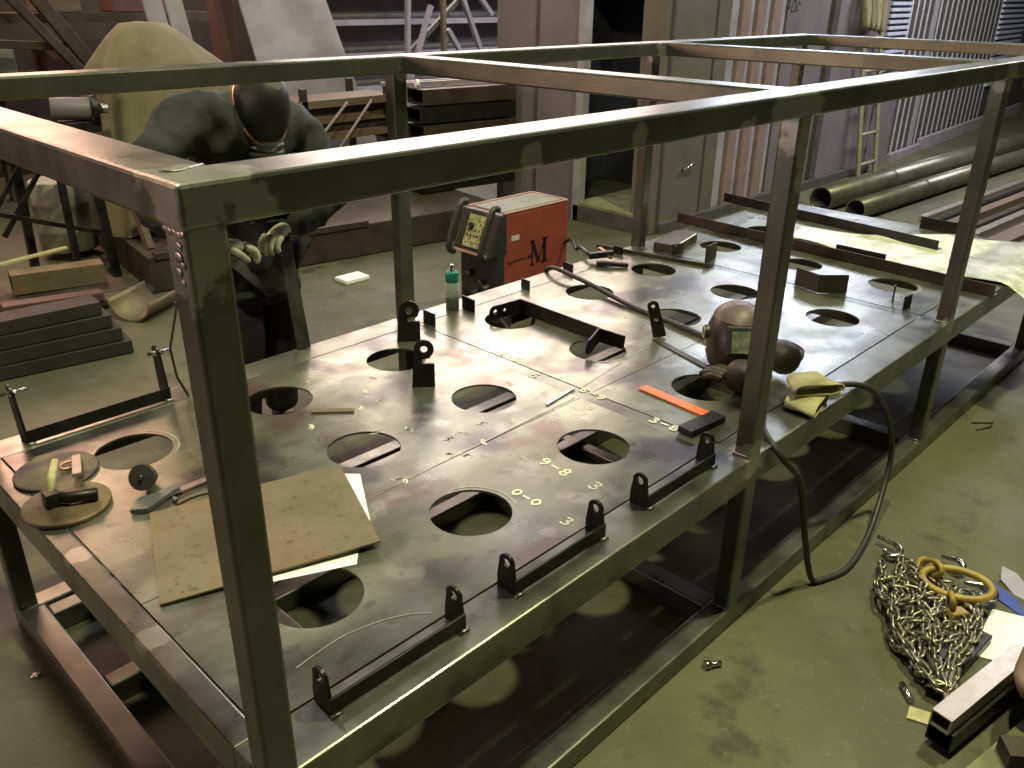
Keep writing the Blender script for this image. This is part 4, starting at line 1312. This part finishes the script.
# stack of dark box sections
for i in range(6):
    zz = .25 + i * .145
    tag(MB().hollow((4.30 + .04 * (i % 2), 4.80, zz + .07), (5.30, 4.66, zz + .07), .26, .125, .012).build('box_section', M_BROWNSTEEL if i % 2 else M_DARK, None, bevel=.003),
        ['dark box section, lowest of the stack beside the cabin', 'brown box section, second from the bottom by the cabin', 'dark box section, third from the bottom by the cabin', 'brown box section, third from the top by the cabin', 'dark box section, second from the top by the cabin', 'brown box section, topmost of the stack by the cabin'][i], 'box section', 'box sections stacked by the cabin')
tag(MB().tube([(4.28, 4.72, 1.16), (4.31, 4.71, 1.16)], .03, 14).build('end_cap', M_PAPER), 'white round cap on the end of the stacked box sections', 'cap')
for i in range(2):
    tag(MB().bar((4.15 + .05 * i, 5.0 - .12 * i, 1.14 + .035 * 0), (5.28, 4.84 - .12 * i, 1.14), .05, .03).build('flat_bar', M_HAZE, None, bevel=.002), ['light flat bar on the stacked box sections, farther one', 'light flat bar on the stacked box sections, nearer one'][i], 'bar', 'light flat bars on the box sections')
# big leaning sheet
tag(MB()._add([(3.86, 6.05, .25), (4.95, 6.05, .25), (4.45, 6.45, 2.3), (3.62, 6.45, 2.3), (3.86, 6.07, .25), (4.95, 6.07, .25), (4.45, 6.47, 2.3), (3.62, 6.47, 2.3)],
              [(3, 2, 1, 0), (4, 5, 6, 7), (0, 1, 5, 4), (1, 2, 6, 5), (2, 3, 7, 6), (3, 0, 4, 7)]).build('steel_sheet', M_SHEET), 'large mottled grey steel sheet leaning upright behind the worker', 'sheet')
for i, (xb, xt, w) in enumerate(((3.08, 2.88, .16), (3.27, 3.07, .15))):
    tag(MB()._add([(xb, 6.3, .0), (xb + w, 6.3, .0), (xt + w, 6.6, 2.2), (xt, 6.6, 2.2), (xb, 6.33, .0), (xb + w, 6.33, .0), (xt + w, 6.63, 2.2), (xt, 6.63, 2.2)],
                  [(3, 2, 1, 0), (4, 5, 6, 7), (0, 1, 5, 4), (1, 2, 6, 5), (2, 3, 7, 6), (3, 0, 4, 7)]).build('leaning_board', M_SHEET), ['narrow grey board leaning behind the tarp, nearer the tarp', 'narrow grey board leaning behind the tarp, nearer the red post'][i], 'board', 'narrow boards behind the tarp')
tag(MB().box((3.62, 6.65, 0), (3.80, 6.8, 2.3)).build('steel_post', M_REDCOL, None, bevel=.006), 'red oxide steel post standing behind the worker', 'post')
# lattice truss
tr = empty('lattice_truss', (6.4, 7.0, 0), 'light grey steel lattice leaning beside the cabin wall', 'truss')
for (a, b, m) in (((6.53, 6.9, .3), (6.53, 6.9, 2.2), M_WOOD), ((6.62, 6.9, 2.2), (7.15, 6.9, 1.15), M_HAZE), ((5.75, 6.95, 1.0), (6.95, 6.95, 1.85), M_SLATD), ((6.58, 6.88, 1.45), (6.85, 6.88, 1.1), M_HAZE), ((6.05, 6.9, 2.2), (5.95, 6.9, .5), M_HAZE), ((6.0, 6.9, .9), (6.35, 6.9, 1.7), M_HAZE), ((7.0, 6.9, 1.9), (7.3, 6.9, 1.6), M_HAZE)):
    MB().bar(a, b, .05, .05).build('lattice_bar', m, tr)
# long pipes on wall rack behind
wr_ = empty('wall_rack', (6, 8, 0), 'haze-tinted grey wall rack with long shelves along the far wall', 'rack')
for x in (5.2, 7.4, 9.6):
    MB().box((x, 7.9, 0), (x + .1, 8.0, 2.2)).build('rack_post', M_HAZE, wr_)
for z in (.35, .75, 1.12, 1.48, 1.8):
    MB().box((5.0, 7.6, z), (9.9, 8.1, z + .06)).build('shelf', M_HAZE, wr_)
MB().box((5.0, 8.1, 0), (9.9, 8.14, 2.3)).build('back_sheet', M_HAZE, wr_)
for i, (x0_, x1_, z) in enumerate(((5.3, 8.9, .84), (5.4, 9.3, 1.21), (5.2, 9.0, 1.57))):
    tag(MB().tube([(x0_, 7.75, z), (x1_, 7.75, z)], .05, 16).build('steel_pipe', M_SLATD), ['dark pipe on the wall rack, lowest of three', 'dark pipe on the wall rack, middle of three', 'dark pipe on the wall rack, topmost of three'][i], 'pipe', 'dark pipes on the wall rack')
# sooty racks at the far left
lr = empty('beam_rack', (2.3, 7.8, 0), 'sooty brown rack with sloping steel beams along the far wall', 'rack')
for x in (.4, 2.0, 3.6):
    MB().box((x, 7.9, 0), (x + .12, 8.02, 2.2)).build('rack_post', M_BROWNSTEEL, lr)
for z in (.5, 1.05, 1.55):
    MB().box((.2, 7.7, z), (4.2, 8.2, z + .08)).build('shelf', M_BROWNSTEEL, lr)
for (a, b, w) in (((2.30, 7.5, 1.95), (2.95, 7.5, .95), .12), ((2.05, 7.45, 1.95), (2.75, 7.45, 1.05), .08), ((1.5, 7.5, 1.2), (3.2, 7.5, 1.0), .09), ((1.7, 7.55, 1.42), (2.6, 7.55, 1.36), .07)):
    MB().bar(a, b, .06, w).build('sloping_beam', M_BROWNSTEEL, lr, bevel=.006)
for i, (x, z, w, h, m) in enumerate(((1.9, 1.13, .35, .22, M_DRUM), (2.5, 1.13, .3, .2, M_REDCOL), (3.2, 1.63, .5, .3, M_REDCOL), (2.55, 1.63, .35, .25, M_WOOD), (1.7, .58, .4, .3, M_BROWNSTEEL), (2.6, .58, .5, .3, M_DARK))):
    tag(MB().box((x, 7.8, z), (x + w, 8.15, z + h)).build('crate', m, None, bevel=.012), ['pale crate on the middle shelf of the sooty rack', 'red crate on the middle shelf of the sooty rack', 'large red crate on the upper shelf of the sooty rack', 'tan crate on the upper shelf of the sooty rack', 'brown crate on the bottom shelf of the sooty rack', 'black crate on the bottom shelf of the sooty rack'][i], 'crate', 'crates on the sooty rack')
# tarp heap
tb = MB()
nA, nZ = 64, 18
R = []
tc = V((2.28, 5.25, 0))
for i in range(nZ + 1):
    t = i / nZ
    z = 1.625 - 1.365 * t
    ring = []
    for k in range(nA):
        a = 2 * PI * k / nA
        k1 = min(1, t / .22)
        right = .20 + .40 * k1 ** .9 + .06 * t
        left = .12 + .21 * k1 ** .7 + .16 * t
        c1 = .5 + .5 * math.cos(a)
        rx = left + (right - left) * c1
        base = .14 + .22 * k1 ** .8 + .16 * t
        fold = 1 + (.15 * (abs(math.sin(3.5 * a + .6 + .8 * t)) ** .7 - .6) + .06 * math.sin(11 * a + 3 * t) + .05 * math.sin(5 * a - 2 * t)) * min(1, t * 3.5)
        shoulder = 0
        zz = z - .02 * math.sin(7 * a + 1.2) * t
        ring.append(tb.bm.verts.new((tc.x + (rx + shoulder) * fold * math.cos(a), tc.y + .8 * base * fold * math.sin(a), max(.25, zz))))
    R.append(ring)
for a, b in zip(R, R[1:]):
    for k in range(nA):
        tb.bm.faces.new((a[k], a[(k + 1) % nA], b[(k + 1) % nA], b[k])).smooth = True
cap = tb.bm.verts.new((tc.x, tc.y, 1.64))
for k in range(nA):
    tb.bm.faces.new((R[0][(k + 1) % nA], R[0][k], cap)).smooth = True
tag(tb.build('tarp_cover', M_TARP), 'olive canvas tarp draped over a tall object behind the worker', 'tarp')
# motor / roller on trestle
mo = empty('electric_motor', (1.7, 5.0, .95), 'grey round motor with a dark flange on a trestle', 'motor')
MB().tube([(1.55, 5.06, 1.14), (1.77, 4.97, 1.13)], .072, 24).build('motor_body', M_PURP, mo, bevel=.008)
MB().tube([(1.77, 4.97, 1.13), (1.81, 4.955, 1.13)], .095, 24).build('flange', M_DARK, mo, bevel=.004)
MB().tube([(1.81, 4.955, 1.13), (1.86, 4.935, 1.13)], .03, 14).build('shaft', M_BARE, mo)
MB().box((1.58, 4.93, .99), (1.80, 5.09, 1.06)).build('motor_foot', M_DARK, mo, bevel=.004)
ts_ = empty('steel_trestle', (1.5, 5.3, 0), 'dark steel trestle with crossing braces carrying the motor', 'trestle')
for (a, b, w) in (((1.33, 5.35, .0), (1.36, 5.35, .98), .05), ((1.74, 5.0, 0), (1.70, 5.0, .98), .05), ((1.0, 5.2, .35), (1.5, 5.3, .95), .025), ((1.15, 5.2, .35), (1.65, 5.3, .95), .025), ((1.0, 5.25, .55), (1.72, 5.1, .30), .03), ((1.30, 5.0, .965), (1.76, 5.0, .965), .06), ((1.3, 5.2, .965), (1.74, 5.1, .965), .06), ((1.5, 5.0, 0), (1.5, 5.0, .96), .04)):
    MB().bar(a, b, w, w).build('trestle_bar', M_DARK, ts_)
tag(MB().lathe([(.19, 0), (.20, .01), (.20, .14), (.205, .15), (.205, .16), (.20, .17), (.20, .34), (.205, .35), (.20, .36), (.20, .50), (.19, .51)], 32, (1.72, 5.75, .06)).build('steel_drum', M_DRUM), 'pale greenish drum under the trestle behind the frame', 'drum')
wt = empty('wooden_stool', (2.0, 4.7, .25), 'small pale wooden stool in front of the tarp', 'stool')
for x in (1.86, 2.02):
    MB().bar((x, 4.65, .25), (x - .02, 4.72, .50), .05, .04).build('leg', M_WOOD, wt)
MB().box((1.82, 4.60, .50), (2.1, 4.80, .54)).build('board', M_WOOD, wt)

# stack of channels on the floor at the left
for i in range(4):
    zz = .005 + i * .075
    tag(MB().hollow((-1.6, 4.08 - .05 * i, zz + .036), (1.24 - .035 * i, 3.66 + .02 * i, zz + .036), .22 - .02 * i, .07, .006).build('steel_channel', M_STACK, None, bevel=.002),
        ['dark steel section, lowest of the floor stack', 'dark steel section, second from the bottom of the floor stack', 'dark steel section, third from the bottom of the floor stack', 'dark steel section on top of the floor stack'][i], 'steel section', 'steel sections stacked on the floor')
tag(MB().hollow((1.02, 4.80, .16), (1.55, 4.70, .15), .14, .13, .006).build('square_tube', M_RUSTY, None, bevel=.004), 'short brown square tube lying behind the floor stack', 'tube')
tag(MB().box((.9, 4.45, 0), (1.62, 5.0, .085)).build('timber_block', M_BROWNSTEEL, None, bevel=.006), 'brown timber block under the short square tube', 'block')
tag(MB().bar((.85, 4.45, .12), (1.40, 4.38, .10), .10, .05).build('steel_offcut', M_REDCOL, None, bevel=.004), 'reddish steel offcut beside the short square tube', 'offcut')
tag(MB().bar((.6, 5.0, .20), (1.42, 4.9, .29), .05, .012).build('flat_strip', M_SUEDE), 'pale flat strip propped behind the short square tube', 'strip')
tb2 = MB()
n = 14
R = []
for s_ in (0, 1):
    ring_o, ring_i = [], []
    c_ = V((1.42, 4.04, .13)).lerp(V((1.74, 4.24, .13)), s_)
    dN = V((.65, .36, 0)).normalized()
    sN = V((-dN.y, dN.x, 0))
    for k in range(n):
        a = PI + PI * k / (n - 1)
        ring_o.append(tb2.bm.verts.new(c_ + sN * (.15 * math.cos(a)) + V((0, 0, .13 * math.sin(a)))))
        ring_i.append(tb2.bm.verts.new(c_ + sN * (.14 * math.cos(a)) + V((0, 0, .12 * math.sin(a)))))
    R.append((ring_o, ring_i))
for k in range(n - 1):
    for j in (0, 1):
        tb2.bm.faces.new((R[0][j][k], R[0][j][k + 1], R[1][j][k + 1], R[1][j][k])).smooth = True
    for s_ in (0, 1):
        tb2.bm.faces.new((R[s_][0][k], R[s_][0][k + 1], R[s_][1][k + 1], R[s_][1][k]))
for k in (0, n - 1):
    tb2.bm.faces.new((R[0][0][k], R[1][0][k], R[1][1][k], R[0][1][k]))
tag(tb2.build('metal_trough', M_RUSTY), 'rounded sheet metal trough on the floor behind the frame', 'trough')
tag(MB().pipe((1.28, 4.40, .045), (1.72, 4.40, .045), .045, .006).build('pipe', M_BROWNSTEEL), 'short thin brown pipe on the floor behind the trough', 'pipe')
